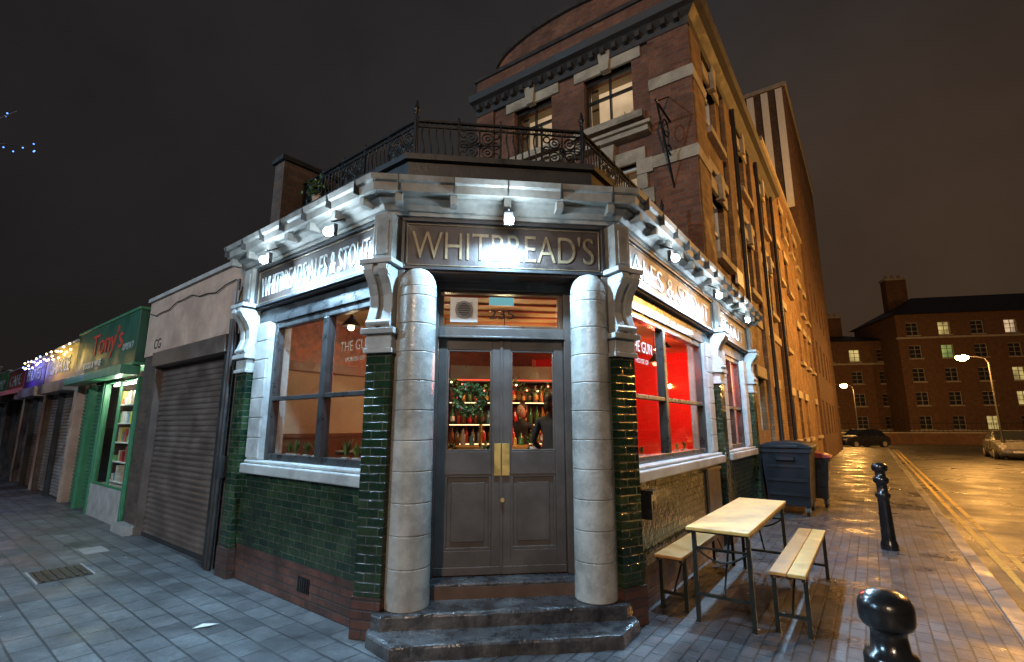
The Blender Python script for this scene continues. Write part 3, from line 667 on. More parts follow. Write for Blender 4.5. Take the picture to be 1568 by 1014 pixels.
for i,(l0,l1,top,c,sm,tx,lc) in enumerate(specs):
    s=empty('shop_building',tuple(W(FL,-(l0+l1)/2,1,0))); shopshell(s,l0,l1,top,M_darkbrick)
    fm=pm('fascia_paint_%d'%i,c,.5,0,.25,2,.05)
    m=MB(); m.box(-l1+.05,-l0-.02,-.1,.4,2.62,top-.05,fm); m.box(-l1,-l0,-.13,.42,top-.05,top,M_conc)
    m.box(-l0-.3,-l0,.0,.4,-.05,2.6,M_rend); m.box(-l1,-l1+.25,.0,.4,-.05,2.6,M_darkbrick)
    m.box(-l1+.2,-l0-.25,-.22,.1,2.38,2.62,sm); shutter(m,-l1+.25,-l0-.3,.02,2.38,.1,sm); m.box(-(l0+l1)/2-.05,-(l0+l1)/2+.05,-.02,.14,0,2.38,M_lead)
    m.build('shop_front',s,FL)
    txt(tx,FL,-(l0+l1)/2,-.11,2.85,.35,(l1-l0)*.65,M_silver,s,'fascia_lettering')
    if i in (0,1):
        m=MB(); n=16
        for k in range(n):
            x=-l1+.2+(l1-l0-.4)*k/(n-1); m.sph((x,-.2,3.3+.12*math.sin(k*1.9)),.024,emit('string_bulb_glow_%d%d'%(i,k%2),(1,.7,.3) if (i==0 or k%2) else (.2,.3,1.),10) if k<2 else m.mats[k%2],6)
        m.build('string_lights',s,FL); lamp('string_light',W(FL,-(l0+l1)/2,-.5,3.2),lc,26,.3,s)
    if i in(2,4):
        m=MB(); m.extrx([(-.1,2.75),(-.9,2.45),(-.9,2.35),(-.1,2.6)],-l1+.1,-l0-.1,fm); m.build('awning',s,FL)
m=MB(); m.cyl((0,0,3.3),(0,0,5.4),.018,.015,M_iron,6); m.cyl((-.5,0,5.3),(.5,0,5.3),.012,.012,M_iron,6)
for k in range(6): m.cyl((-.4+k*.16,-.14,5.3),(-.4+k*.16,.14,5.3),.006,.006,M_iron,5)
m.build('tv_aerial',None,FL@Matrix.Translation((-12.6,2.,0)))

# ------------------------------------------------------------ BRICK BUILDING A
A=empty('brick_apartment_building',tuple(W(FRt,7.5,2,0)))
FA=FRt@Matrix.Translation((3.29,0.02,0))@Matrix.Rotation(-math.pi/2,4,'Z')
ztop=8.3
fh=[(-1.87,-.94,6.85,7.9),(-3.45,-2.57,6.85,7.9),(-1.87,-.94,4.35,5.95),(-3.45,-2.57,4.35,5.95)]
m=MB(); m.wall(-4.4,0,3.7,ztop,0,.3,fh,M_redbrick); m.build('front_wall',A,FA)
sx=[4.75,7.45,10.1]
sh=[(x-.42,x+.42,a,b) for x in sx for a,b in ((4.45,5.6),(6.75,7.8))]
sh+= [(4.75+1.5,4.75+1.9,5.0,5.6),(8.7,9.2,4.45,5.6),(7.1,7.9,1.5,2.6),(9.0,10.0,.3,2.5)]
m=MB(); m.wall(3.29,11.7,3.8,ztop,.02,.32,sh,M_yelbrick); m.wall(6.32,11.7,-.05,3.8,.02,.32,[h for h in sh if h[3]<3.8],M_yelbrick)
m.box(3.4,11.7,4.1,4.4,3.7,ztop,M_redbrick); m.box(11.4,11.7,.33,4.1,0,ztop,M_redbrick)
m.build('side_wall',A,FRt)
m=MB(); m.box(3.3,11.7,.3,4.1,ztop-.05,ztop,M_lead); m.build('roof_slab',A,FRt)
mf,mg,mb2=MB(),MB(),MB()
for i,h in enumerate(fh):
    win(mf,mg,h[0],h[1],h[2],h[3],.12,M_white if i>1 else M_frame,M_glassd,.04,.06,((h[0]+h[1])/2,),((h[2]+h[3])/2+.12,),.03)
    mb2.box(h[0]-.1,h[1]+.1,.5,.52,h[2]-.05,h[3]+.05,M_warmglow); mb2.box(h[0]-.1,h[1]+.1,.3,.5,h[3],h[3]+.05,M_cream)
    mb2.box(h[0]-.02,h[0]+.13,.36,.38,h[2],h[3],M_cream)
mf.build('front_window_frame',A,FA); mg.build('front_window_pane',A,FA); mb2.build('lit_room',A,FA)
m=MB()
for k in range(60):
    a=U(-1.3,1.3); L_=U(.2,.4); b=Vector((-1.15,.42,6.95)); t_=b+Vector((math.sin(a)*L_,U(-.05,.05),math.cos(a)*L_)); w_=Vector((math.cos(a),0,-math.sin(a)))*.012; mid=(b+t_)/2
    m.add([b,mid-w_,t_,mid+w_],[(0,1,2,3)],M_green)
m.build('window_plant',A,FA)
mf,mg,mb2=MB(),MB(),MB()
for i,h in enumerate(sh):
    win(mf,mg,h[0],h[1],h[2],h[3],.12,M_white,M_glassd,.05,.06,(),((h[2]+h[3])/2,),.035)
    mb2.box(h[0]-.1,h[1]+.1,.45,.47,h[2]-.05,h[3]+.05,M_yelglow if i==8 else M_darkroom)
mf.build('side_window_frame',A,FRt); mg.build('side_window_pane',A,FRt); mb2.build('room_backing',A,FRt)
def head(m,x0,x1,zt,key=True,y0=-.0,mat=M_oldstone,T=None):
    m.box(x0-.18,x1+.18,y0-.05,y0+.1,zt,zt+.24,mat,T)
    if key:
        c=(x0+x1)/2; m.extry([(c-.08,zt-.03),(c+.08,zt-.03),(c+.13,zt+.42),(c-.13,zt+.42)],y0-.12,y0+.02,mat,T)
def sill(m,x0,x1,zb,y0=0,mat=M_oldstone,T=None): m.box(x0-.14,x1+.14,y0-.12,y0+.12,zb-.12,zb,mat,T)
m=MB()
for i,h in enumerate(fh):
    head(m,h[0],h[1],h[3],True)
    if i<2: sill(m,h[0]-.05,h[1]+.05,h[2]); m.box(h[0]-.22,h[1]+.22,-.2,0,h[2]-.19,h[2]-.122,M_oldstone)
    else:
        m.box(h[0]-.3,h[1]+.3,-.2,0,h[3]+.43,h[3]+.52,M_oldstone); m.box(h[0]-.36,h[1]+.36,-.26,0,h[3]+.522,h[3]+.58,M_oldstone)
        for k in range(6):
            e_=.30 if k%2 else .2
            m.box(h[0]-e_,h[0]-.02,-.06,.1,h[2]+k*.27,h[2]+k*.27+.262,M_oldstone); m.box(h[1]+.02,h[1]+e_,-.06,.1,h[2]+k*.27,h[2]+k*.27+.262,M_oldstone)
m.build('front_stone_dressing',A,FA,.01)
m=MB()
for h in sh[:6]: head(m,h[0],h[1],h[3],True,.02); sill(m,h[0],h[1],h[2],.02)
for h in sh[6:]: head(m,h[0],h[1],h[3],False,.02)
m.box(3.35,11.7,-.03,.1,6.0,6.16,M_oldstone); m.box(6.36,11.7,-.02,.1,3.75,3.95,M_oldstone)
m.build('side_stone_dressing',A,FRt,.01)
m=MB()
for a,b in ((3.30,3.95),(5.6,6.1),(8.25,8.75),(11.2,11.69)):
    m.box(a,b,-.06,.06,3.9 if a<6.3 else 0,ztop,M_yelbrick)
m.box(-.62,0.062,-.06,.0,3.9,ztop,M_redbrick,T=FRt.inverted()@FA); m.box(-4.4,-3.95,-.06,0,3.9,ztop,M_redbrick,T=FRt.inverted()@FA)
m.build('brick_pilaster',A,FRt)
cornA=[W(FA,-4.4,0,0).to_2d(),W(FA,0,0,0).to_2d(),W(FRt,11.7,.02,0).to_2d()]
m=MB()
for z in (5.72,7.12): m.sweep([W(FA,-.62,0,0).to_2d(),cornA[1],W(FRt,3.96,.02,0).to_2d()],[(0,z),(.1,z),(.13,z+.1),(.1,z+.2),(0,z+.22)],M_oldstone)
m.build('pier_band',A)
M_eave=pm('weathered_eaves_paint',(.05,.042,.036),.6,0,.4,5,.3,20)
m=MB(); m.sweep(cornA,[(-.2,ztop-.2),(.08,ztop-.2),(.1,ztop-.08),(.22,ztop),(.32,ztop+.02),(.36,ztop+.14),(-.2,ztop+.18)],M_eave); 
for k in range(20): m.box(-4.3+k*.22,-4.22+k*.22,-.2,-.08,ztop-.12,ztop-.0,M_eave,T=FA)
m.build('eaves_cornice',A)
m=MB(); m.box(-4.45,.02,.0,.3,ztop+.15,9.0,M_redbrick); m.box(-4.5,.06,-.05,.34,9.0,9.08,M_eave)
arc=[(-3.9,9.08)]+[(-2.2-1.7*math.cos(math.pi*t/16),9.05+.55*math.sin(math.pi*t/16)) for t in range(0,17)]+[(-.5,9.08)]
m.extry([(-3.9,9.05)]+arc[1:-1]+[(-.5,9.05)],.02,.28,M_redbrick)
for t in range(16):
    p=arc[1+t];q=arc[2+t]; m.extry([(p[0],p[1]),(q[0],q[1]),(q[0],q[1]+.09),(p[0],p[1]+.09)],-.05,.34,M_eave)
m.build('curved_parapet',A,FA)
m=MB()
for x in (6.25,8.9,11.3): m.cyl((x,-.1,0 if x>6.3 else 3.9),(x,-.1,8.2),.045,.045,M_lead,8)
m.build('drain_pipe',A,FRt)
m=MB(); m.box(5.45,6.0,-.075,-.03,4.2,4.5,M_white);m.build('wall_plaque',A,FRt)
hs=MB(); hs.cyl((-.315,-.75,6.45),(-.315,0,6.45),.018,.018,M_iron); hs.cyl((-.315,-.7,6.45),(-.315,0,6.95),.012,.012,M_iron); hs.cyl((-.315,-.7,6.45),(-.315,-.05,5.3),.016,.016,M_iron); hs.cyl((-.315,-.03,5.2),(-.315,-.03,7.0),.018,.018,M_iron)
hs.ring((-.315,-.32,6.2),(0,1,0),(0,0,1),.14,.012,M_iron,14,5); hs.ring((-.315,-.17,5.9),(0,1,0),(0,0,1),.08,.012,M_iron,12,5)
hs.build('hanging_sign_bracket',None,FA)

# ------------------------------------------------------------ B and C
B=empty('brick_terrace_building',tuple(W(FRt,17,2,0)))
holes=[]
for c in range(5):
    x=12.6+c*2.05
    for z0,z1 in ((1.2,2.5),(3.9,5.2),(6.1,7.3),(8.1,9.2)):
        if (c+int(z0))%4!=0: holes.append((x,x+.85,z0,z1))
m=MB(); m.wall(11.72,22.7,-.05,10.3,.06,.36,holes,M_yelbrick); m.box(11.72,12.0,.37,6,0,10.3,M_darkbrick); m.box(12.0,22.7,.37,6,10.1,10.3,M_lead); m.box(11.7,22.7,.0,.4,10.3,10.45,M_oldstone); m.build('brick_wall',B,FRt)
mf,mg,mb2=MB(),MB(),MB()
for i,h in enumerate(holes):
    win(mf,mg,*h[:4],.16,M_white,M_glassd,.06,.06,(),((h[2]+h[3])/2,),.03); mb2.box(h[0]-.1,h[1]+.1,.5,.52,h[2],h[3],M_warmglow2 if i in(3,) else M_darkroom); sill(mf,h[0],h[1],h[2],.06); head(mf,h[0],h[1],h[3],False,.06)
mf.build('window_frame',B,FRt);mg.build('window_pane',B,FRt);mb2.build('room_backing',B,FRt)
m=MB(); m.box(11.72,13.2,.4,1.2,10.3,11.5,M_darkbrick); m.box(15,16.2,.6,1.4,10.3,11.8,M_darkbrick)
for k in range(3): m.cyl((15.2+k*.35,1,11.8),(15.2+k*.35,1,12.1),.1,.08,M_rend,10)
m.build('chimney_stack',B,FRt)
C=empty('tall_brick_building',tuple(W(FRt,30,2,0)))
holes=[]
for c in range(6):
    x=23.6+c*2.4
    for f in range(6): holes.append((x,x+1.,1.2+f*2.9,2.8+f*2.9))
m=MB(); m.wall(22.72,38,-.05,19,-.04,.3,holes,M_flatbrick); m.box(22.72,23,.31,2.8,0,19,M_darkbrick); m.box(23,38,.31,2.8,18.8,19,M_lead); m.box(23,38,2.8,3,0,19,M_darkbrick); m.box(37.7,38,.31,2.8,0,19,M_darkbrick); m.box(22.65,38,-.12,2.9,19,19.2,M_conc); m.build('brick_wall',C,FRt)
mf,mg,mb2=MB(),MB(),MB()
for i,h in enumerate(holes):
    win(mf,mg,*h[:4],.06,M_white,M_glassd,.07,.06,(),((h[2]+h[3])/2,),.03); mb2.box(h[0]-.1,h[1]+.1,.4,.42,h[2],h[3],M_darkroom)
mf.build('window_frame',C,FRt);mg.build('window_pane',C,FRt);mb2.build('room_backing',C,FRt)
m=MB()
for k in range(4): m.box(22.66,22.715,.1+k*.68,.42+k*.68,12.3,18.9,M_white)
m.build('striped_cladding',C,FRt)

# ------------------------------------------------------------ FLATS
def flats(name,F,Wd,H,floors,cols,depth,lit,hip=True,rh=3.):
    root=empty(name,tuple(W(F,Wd/2,depth/2,0))); hs=[];fhh=(H-1.)/floors; cw=Wd/cols
    for f in range(floors):
        for c in range(cols):
            x=cw*(c+.5); hs.append((x-.6,x+.6,.9+f*fhh+.3,.9+f*fhh+1.75,f,c))
    m=MB(); m.wall(0,Wd,-.2,H,0,.35,[h[:4] for h in hs],M_flatbrick)
    m.box(0,.35,.36,depth,-.2,H,M_flatbrick); m.box(Wd-.35,Wd,.36,depth,-.2,H,M_flatbrick); m.box(.35,Wd-.35,depth-.3,depth,-.2,H,M_flatbrick)
    m.build('brick_wall',root,F)
    m=MB(); m.box(-.2,Wd+.2,-.2,.0,H-fhh-.2,H-fhh,M_conc); m.box(-.1,Wd+.1,-.1,.0,1.0,1.15,M_conc); 
    e=.5; a,b,c,d=-e,Wd+e,-e,depth+e; i=depth/2
    m.add([(a,c,H),(b,c,H),(b,d,H),(a,d,H),(a+i,i,H+rh),(b-i,i,H+rh)],[(0,1,5,4),(1,2,5),(2,3,4,5),(3,0,4),(3,2,1,0)],M_lead)
    for x in (Wd*.05,Wd*.5):
        m.box(x,x+2.2,i-.6,i+.6,H,H+rh+2.2,M_flatbrick); m.box(x-.1,x+2.3,i-.7,i+.7,H+rh+2.2,H+rh+2.45,M_conc)
        for k in range(3): m.cyl((x+.4+k*.7,i,H+rh+2.45),(x+.4+k*.7,i,H+rh+3.),.18,.14,M_rend,8)
    m.build('roof',root,F)
    mf,mg,mb2=MB(),MB(),MB()
    for h in hs:
        win(mf,mg,*h[:4],.12,M_conc,M_glassd,.06,.08,(h[0]+.6,),(h[2]+.5,h[2]+1.0),.035); mb2.box(h[0]-.05,h[1]+.05,.5,.52,h[2],h[3],lit.get((h[4],h[5]),M_darkroom)); mf.box(h[0]-.1,h[1]+.1,-.08,.1,h[2]-.12,h[2],M_conc)
    mf.build('window_frame',root,F);mg.build('window_pane',root,F);mb2.build('room_backing',root,F)
flats('apartment_block',FR((43,54.5),math.radians(-12)),34,13.8,5,11,10,{(3,1):M_yelglow,(2,3):M_warmglow2,(4,3):M_warmglow,(1,3):M_warmglow2,(1,4):M_warmglow2,(1,6):M_yelglow,(0,2):M_warmglow2,(4,1):M_warmglow2})
flats('apartment_block',FR((33.5,60),math.radians(-10)),12,11.5,4,4,9,{(2,1):M_warmglow2,(0,1):M_warmglow2,(3,1):M_yelglow,(3,2):M_warmglow2},rh=1.5)
m=MB(); T=FR((31,49),math.radians(-10)); m.box(0,50,0,.3,-.15,.9,M_flatbrick,T); m.box(0,50,-.03,.33,.9,1.0,M_conc,T)
m.build('boundary_wall')
m=MB()
for k in range(120): m.cyl((k*.4,.15,1.),(k*.4,.15,1.9),.02,.02,M_iron,4,T=T)
m.box(0,48,.13,.17,1.8,1.84,M_iron,T); m.build('iron_fence')

# ------------------------------------------------------------ GROUND
m=MB(); m.add([(-400,-400,-.12),(400,-400,-.12),(400,400,-.12),(-400,400,-.12)],[(0,1,2,3)],M_asph); m.build('ground')
def wr_(r,o): v=W(FRt,r,-o,0); return (v.x,v.y)
def wl_(l,o): v=W(FL,-l,-o,0); return (v.x,v.y)
I=(-1.09,-2.84); Mc=(-.07,4.33)
m=MB(); m.prism([Mc,I,wr_(44,2.55),wr_(44,-3)],-.118,0,M_paveR); m.build('pavement')
m=MB(); m.prism([Mc,(Mc[0],Mc[1]+2),wl_(60,-3),wl_(60,5.5),I],-.118,0,M_paveL); m.build('pavement')
m=MB(); m.box(-8,44,-2.70,-2.552,-.118,.004,M_kerb); m.build('kerb',None,FRt,.012)
m=MB(); m.box(-60,3,-5.65,-5.502,-.118,.004,M_kerb); m.build('kerb',None,FL,.012)
m=MB()
def ragged(m,x0,x1,y0,y1,z,mat):
    n=int((x1-x0)/.15); vs=[]
    for i in range(n+1):
        x=x0+(x1-x0)*i/n; vs+= [(x,y0+U(-.006,.006),z),(x,y1+U(-.006,.006),z)]
    m.add(vs,[(2*i,2*i+2,2*i+3,2*i+1) for i in range(n) if R()>.03],mat)
ragged(m,-6,44,-2.98,-2.90,-.115,M_yellow); ragged(m,-6,44,-3.16,-3.08,-.115,M_yellow); m.build('road_marking',None,FRt)
m=MB(); m.box(-4.35,-3.75,-1.35,-.9,0,.006,M_lead)
for k in range(6): m.box(-4.32,-3.78,-1.32+k*.07,-1.29+k*.07,.006,.012,M_iron)
m.box(-4.37,-3.73,-1.37,-1.35,0,.01,M_conc); m.box(-4.37,-3.73,-.9,-.88,0,.01,M_conc); m.build('manhole_cover',None,FL)
m=MB(); m.box(-5.3,-4.9,-.75,-.5,0,.006,M_conc); m.build('drain_cover',None,FL)
m=MB(); m.box(9.2,9.8,-1.5,-1.1,0,.008,M_lead); m.box(4.0,4.6,-4.6,-4.1,-.118,-.11,M_lead); m.build('manhole_cover',None,FRt)
m=MB(); m.add([(-2.56,4.34,.006),(-2.44,4.38,.015),(-2.40,4.46,.004),(-2.53,4.44,.010)],[(0,1,2,3)],M_white)
for _ in range(60):
    x,y_=U(-5,4.2),U(3.4,9); s=U(.008,.025); a=U(0,3)
    if -1.6<x<1.4 and y_>3.6: continue
    m.add([(x,y_,.004),(x+s*math.cos(a),y_+s*math.sin(a),.006),(x+s*math.cos(a+1.2),y_+s*math.sin(a+1.2),.008)],[(0,1,2)],M_whitepaint)
m.build('litter')

# ------------------------------------------------------------ BEER TABLE + BENCHES
def trestle(name,r0,r1,o,w,h,mat,boards=1,legw=None):
    root=empty(name,tuple(W(FRt,(r0+r1)/2,-o,0)))
    m=MB(); bw=w/boards
    for k in range(boards): m.box(r0,r1,-o-w/2+k*bw+.002,-o-w/2+(k+1)*bw-.002,h-.027,h,mat if k%2==0 else M_wood)
    m.build('top',root,FRt,.006)
    m=MB(); lw=legw or w*.86
    m.box(r0+.02,r1-.02,-o-w/2+.01,-o-w/2+.035,h-.055,h-.028,M_metal); m.box(r0+.02,r1-.02,-o+w/2-.035,-o+w/2-.01,h-.055,h-.028,M_metal)
    for x,s in ((r0+.12,1),(r1-.12,-1)):
        for sy in(-1,1):
            m.box(x-.016,x+.016,-o+sy*lw/2-.016,-o+sy*lw/2+.016,0,h-.03,M_metal)
            m.box(x-.03,x+.03,-o+sy*lw/2-.02,-o+sy*lw/2+.02,0,.012,M_metal)
        for z in (h*.28,h-.045): m.box(x-.014,x+.014,-o-lw/2,-o+lw/2,z-.012,z+.012,M_metal)
        if w>.35:
            m.cyl((x,-o-lw/2,h-.18),(x,-o+lw/2,h-.18),.01,.01,M_metal,6)
            n=8;m.path([(x,-o-lw/2+lw*i/n,h-.18-.0-.10*math.sin(math.pi*i/n)) for i in range(n+1)],.009,M_metal,6)
        m.cyl((x,-o,h*.3),(x+s*.38,-o,h-.04),.009,.009,M_metal,6)
    m.build('legs',root,FRt)
trestle('beer_table',.28,2.42,.66,.5,.76,M_wood2,1)
trestle('beer_bench',.42,2.5,.20,.25,.47,M_wood,1)
trestle('beer_bench',.42,2.5,1.13,.26,.47,M_wood2,2)

# ------------------------------------------------------------ BOLLARDS
BP=[(.118,0),(.118,.06),(.105,.09),(.095,.12),(.078,.60),(.078,.64),(.095,.66),(.100,.67),(.100,.70),(.095,.71),(.072,.725),(.070,.80),(.072,.83),(.096,.845),(.104,.86),(.104,.90),(.096,.915),(.074,.925),(.068,.97),(.070,.99),(.094,1.0),(.104,1.015),(.106,1.05),(.104,1.07),(.090,1.09),(.055,1.105),(.01,1.11)]
for r_,o_,sc_,sz_ in ((-2.06,1.765,.74,.965),(4.35,1.82,.86,1)):
    v=W(FRt,r_,-o_,0); m=MB(); m.lathe([(a*sc_,b*sz_) for a,b in BP],(0,0,0),M_black,28)
    m.build('bollard',None,Matrix.Translation(v))
# ------------------------------------------------------------ BINS
def bin4(name,r,o0,w,d,h,body,lid):
    root=empty(name,tuple(W(FRt,r,-o0,0))); T=FRt@Matrix.Translation((r,-o0-w,0)); m=MB()
    zb=.17
    def rg(z,e): return [(e,e,z),(d-e,e,z),(d-e,w-e,z),(e,w-e,z)]
    vs=rg(zb,.07)+rg(h*.82,.0); m.add(vs,[(3,2,1,0),(4,5,6,7)]+[(i,(i+1)%4,4+(i+1)%4,4+i) for i in range(4)],body)
    m.box(-.03,d+.03,-.03,w+.03,h*.82,h*.87,body)
    for k in range(3):
        z=.35+k*.25; m.box(-.005+.04*(1-z),.02,.08,w-.08,z,z+.05,body)
    m.box(-.06,-.03,w*.3,w*.7,h*.72,h*.76,body); m.box(-.06,0,w*.3,w*.33,h*.72,h*.76,body); m.box(-.06,0,w*.67,w*.7,h*.72,h*.76,body)
    m.build('body',root,T,.012)
    m=MB(); m.extrx([(-.05,h*.875),(w+.05,h*.875),(w+.05,h*.9),(w*.85,h*.95),(w*.5,h*.97),(w*.15,h*.95),(-.05,h*.9)],-.05,d+.05,lid); m.box(-.07,-.05,w*.2,w*.8,h*.88,h*.92,lid); m.build('lid',root,T,.01)
    m=MB()
    for x in(.14,d-.14):
        for y_ in(.12,w-.12):
            m.cyl((x,y_-.025,.085),(x,y_+.025,.085),.085,.085,M_lead,18); m.cyl((x,y_-.03,.085),(x,y_+.03,.085),.035,.035,M_conc,10); m.box(x-.03,x+.03,y_-.045,y_+.045,.15,.2,M_conc); m.box(x-.015,x+.015,y_-.042,y_-.032,.07,.16,M_conc); m.box(x-.015,x+.015,y_+.032,y_+.042,.07,.16,M_conc)
    m.build('castors',root,T)
M_bin=pm('blue_black_bin',(.009,.012,.017),.5,0,.2,4,.1,spec=.3); M_redlid=pm('red_bin_lid',(.3,.03,.02),.4,0,.2,4,.1)
bin4('wheeled_rubbish_container',6.4,.03,.80,1.1,1.36,M_bin,M_bin)
bin4('wheeled_rubbish_container',7.75,.52,.50,.6,1.10,M_black,M_redlid)
# ------------------------------------------------------------ STREET LAMPS
def slamp(x,y_,h,ang,e,col=(1.,.46,.10),glow=M_sodglow,arm=1.0,r=.15,rb=.16):
    root=empty('street_lamp',(x,y_,0)); T=FR((x,y_,-.1),ang); m=MB()
    m.lathe([(.11,0),(.11,.9),(.075,1.0),(.06,1.1),(.045,h)],(0,0,0),M_lead,12)
    m.path([(0,0,h),(arm*.15,0,h+.25),(arm*.5,0,h+.35),(arm,0,h+.38)],.035,M_lead,8)
    m.extry([(arm-.15,h+.38),(arm+.5,h+.38),(arm+.55,h+.42),(arm+.3,h+.52),(arm-.1,h+.48)],-.14,.14,M_lead)
    m.build('post',root,T); m=MB(); m.sph((arm+.2,0,h+.30),rb,glow,12,(1.4,.9,.8)); m.build('lantern_glass',root,T)
    lamp('lantern_light',T@Vector((arm+.2,0,h+.05)),col,e,r,root)
slamp(25.4,26.3,5.0,math.radians(170),2400,rb=.22)
slamp(31.5,46,5.0,math.radians(200),1800,rb=.26)
slamp(16.5,12.0,6.8,math.radians(150),5600)
slamp(-3.5,-12.5,8.0,math.radians(80),4800,(1.,.72,.50))
slamp(-12,-1.0,6.5,math.radians(60),2600,(.40,.72,1.),emit('white_lamp_glow',(.8,.9,1),60))
slamp(46,38,6,math.radians(180),1200)
# ------------------------------------------------------------ CARS
def car(loc,ang,paint):
    root=empty('parked_car',loc); T=FR(loc,ang)
    gl_=pm('car_glass',(.01,.012,.014),.08,0,.1,3,0,spec=.8); ty=pm('tyre',(.015,.015,.015),.8,0,.2)
    st=[(-2.05,.35,.62,.66,.72,.60),(-1.95,.22,.78,.84,.82,.66),(-1.7,.18,.92,.98,.86,.66),(-1.35,.18,.95,1.36,.87,.60),(-.6,.18,.95,1.47,.88,.62),(.25,.18,.94,1.45,.88,.62),(.95,.18,.92,.98,.87,.68),(1.6,.18,.82,.88,.85,.66),(1.95,.22,.68,.72,.80,.6),(2.08,.35,.52,.55,.68,.52)]
    m=MB(); rows=[]
    for x,zb,zl,zr,w,wr in st: rows.append([(x,-w*.92,zb),(x,-w,(zb+zl)/2),(x,-w*.96,zl),(x,-wr,zr),(x,wr,zr),(x,w*.96,zl),(x,w,(zb+zl)/2),(x,w*.92,zb)])
    for i in range(len(rows)-1):
        for j in range(8):
            a,b=rows[i],rows[i+1]; k=(j+1)%8
            g_=(j in(2,4) and 2<=i<=5) or (j==3 and i in(2,5))
            m.add([a[j],a[k],b[k],b[j]],[(0,1,2,3)],gl_ if g_ else paint,not g_)
    m.add(rows[0],[tuple(range(8))],paint); m.add(rows[-1],[tuple(range(8))],paint)
    for x in(-1.3,1.3):
        for s in(-1,1):
            m.cyl((x,s*.68,.31),(x,s*.89,.31),.31,.31,ty,20); m.cyl((x,s*.88,.31),(x,s*.9,.31),.19,.19,M_conc,12)
    for s in(-1,1):
        m.box(1.9,2.03,s*.6-.14,s*.6+.14,.6,.72,M_white); m.box(-2.05,-1.93,s*.65-.1,s*.65+.1,.7,.85,M_redlid); m.box(.55,.7,s*.95-.09,s*.95+.09,.92,1.03,paint)
    m.box(2.04,2.1,-.26,.26,.36,.46,M_white); m.box(-2.1,-2.03,-.26,.26,.45,.55,M_yellow)
    m.build('body',root,T)
car((26.7,27.3,-.12),math.radians(235),pm('silver_car_paint',(.25,.25,.26),.25,.6,.05,3,0))
car((27.8,40.5,-.12),math.radians(190),pm('dark_car_paint',(.05,.05,.06),.25,.5,.05,3,0))
car((36.5,34.5,-.12),math.radians(225),pm('red_car_paint',(.2,.03,.03),.25,.3,.05,3,0))
# ------------------------------------------------------------ TREE with fairy lights
tr=MB(); tips=[]
M_bark=pm('tree_bark',(.07,.055,.045),.9,0,.4,8,.5)
def branch(p,d,L,r,depth):
    n=4; q=p
    for i in range(n):
        d=(d+Vector((U(-.16,.16),U(-.16,.16),U(-.05,.12)))).normalized(); q2=q+d*L/n
        if q2.x>-8.35: return
        tr.cyl(q,q2,r*(1-.12*i),r*(1-.12*(i+1)),M_bark,7 if depth<2 else 4,False); q=q2
        if depth>=2: tips.append(q.copy())
        if depth<4 and i>0:
            for _ in range(2 if depth else 3):
                if R()<.75:
                    a=Vector((U(-1,1),U(-1,1),U(-.3,.8))).normalized(); branch(q,(d*.75+a*.8).normalized(),L*.55,r*.45,depth+1)
branch(Vector((-12.2,7.2,0)),Vector((0,0,1)),3.2,.16,0)
branch(Vector((-12.2,7.2,3.0)),Vector((.35,.1,1)),3.4,.12,1)
branch(Vector((-12.2,7.2,3.2)),Vector((-.4,-.2,1)),3.0,.11,1)
branch(Vector((-10.9,7.5,5.3)),Vector((.85,.0,.28)),1.9,.04,3)
branch(Vector((-10.2,7.6,5.6)),Vector((.85,-.1,.14)),1.4,.025,4)
tro=empty('street_tree',(-12.2,7.2,0)); tr.build('branches',tro)
m=MB()
near=[t for t in tips if -9.7<t.x<-8.5 and 5.7<t.z<6.8]
far_=[t for t in tips if t.x<-10.5]
for t in random.sample(far_,min(60,len(far_)))+near+near: m.sph(t+Vector((U(-.12,.12),U(-.12,.12),U(-.12,.12))),.013,M_blueled,5)
m.build('fairy_lights',tro)
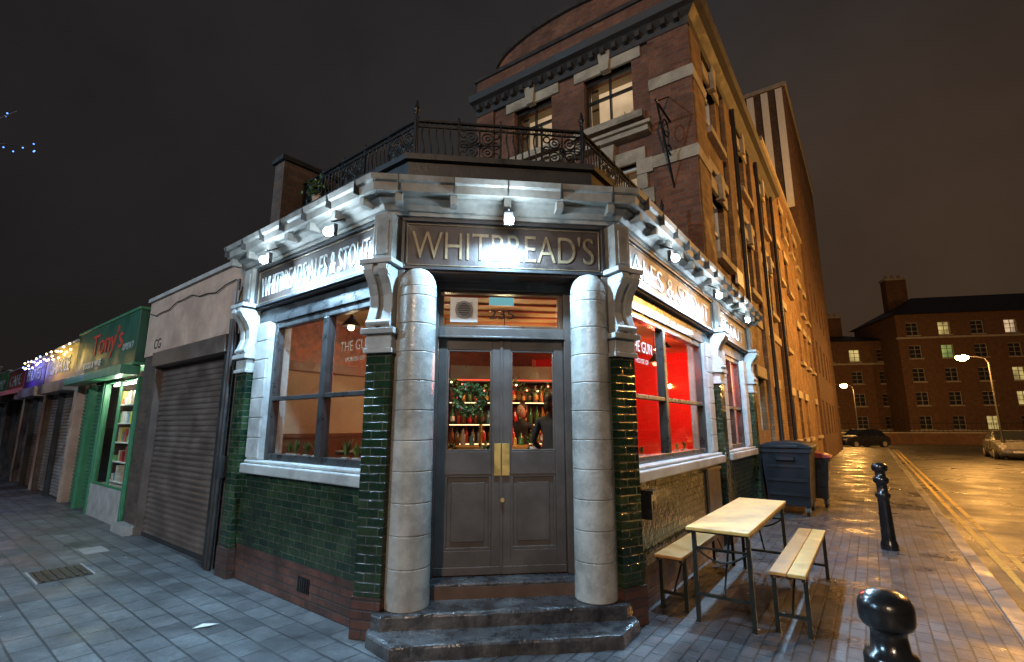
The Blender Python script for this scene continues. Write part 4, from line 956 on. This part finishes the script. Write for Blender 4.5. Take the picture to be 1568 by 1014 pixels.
m=MB(); leafball(m,W(FL,-2.05,.45,4.50),.17,220,(M_green,M_green2),.06); m.lathe([(.08,0),(.10,.2)],W(FL,-2.05,.45,4.24),M_rend,12); m.build('potted_shrub')

# ------------------------------------------------------------ WORLD
w=bpy.data.worlds.new('World'); sc.world=w; w.use_nodes=True; nt=w.node_tree; bg=nt.nodes['Background']
tc=N(nt,'ShaderNodeTexCoord').outputs['Generated']; s=N(nt,'ShaderNodeSeparateXYZ'); nt.links.new(tc,s.inputs[0])
rmp=N(nt,'ShaderNodeValToRGB'); nt.links.new(s.outputs[2],rmp.inputs[0]); e=rmp.color_ramp.elements
e[0].position=0; e[0].color=(.034,.022,.017,1); e[1].position=1; e[1].color=(.014,.013,.0135,1)
k=e.new(.25); k.color=(.026,.021,.019,1); k=e.new(.55); k.color=(.026,.0235,.023,1)
dt=N(nt,'ShaderNodeVectorMath',operation='DOT_PRODUCT'); nt.links.new(tc,dt.inputs[0]); dt.inputs[1].default_value=(.72,.69,.03)
gl_=mr(nt,dt.outputs['Value'],.72,1.,0,1); col=mix(nt,gl_,rmp.outputs[0],(.046,.027,.016))
dt2=N(nt,'ShaderNodeVectorMath',operation='DOT_PRODUCT'); nt.links.new(tc,dt2.inputs[0]); dt2.inputs[1].default_value=(-.75,.65,.1)
g2=mr(nt,dt2.outputs['Value'],.5,1.,0,.8); col=mix(nt,g2,col,(.011,.0105,.011))
nz=mr(nt,noise(nt,tc,1.7,6,.55),.3,.7,.7,1.3); cc=N(nt,'ShaderNodeCombineColor')
for i in range(3): nt.links.new(nz,cc.inputs[i])
col=mix(nt,1.,col,cc.outputs[0],'MULTIPLY'); nt.links.new(col,bg.inputs[0]); bg.inputs[1].default_value=1.0
# ------------------------------------------------------------ CAMERA
cd=bpy.data.cameras.new('camera'); cam=bpy.data.objects.new('camera',cd); COL.objects.link(cam)
cd.sensor_width=36; cd.lens=36*760/1568; cd.clip_end=1500; cd.clip_start=.05
cam.location=(0,0,1.6); cam.rotation_euler=(math.radians(90+10.8),0,0); sc.camera=cam
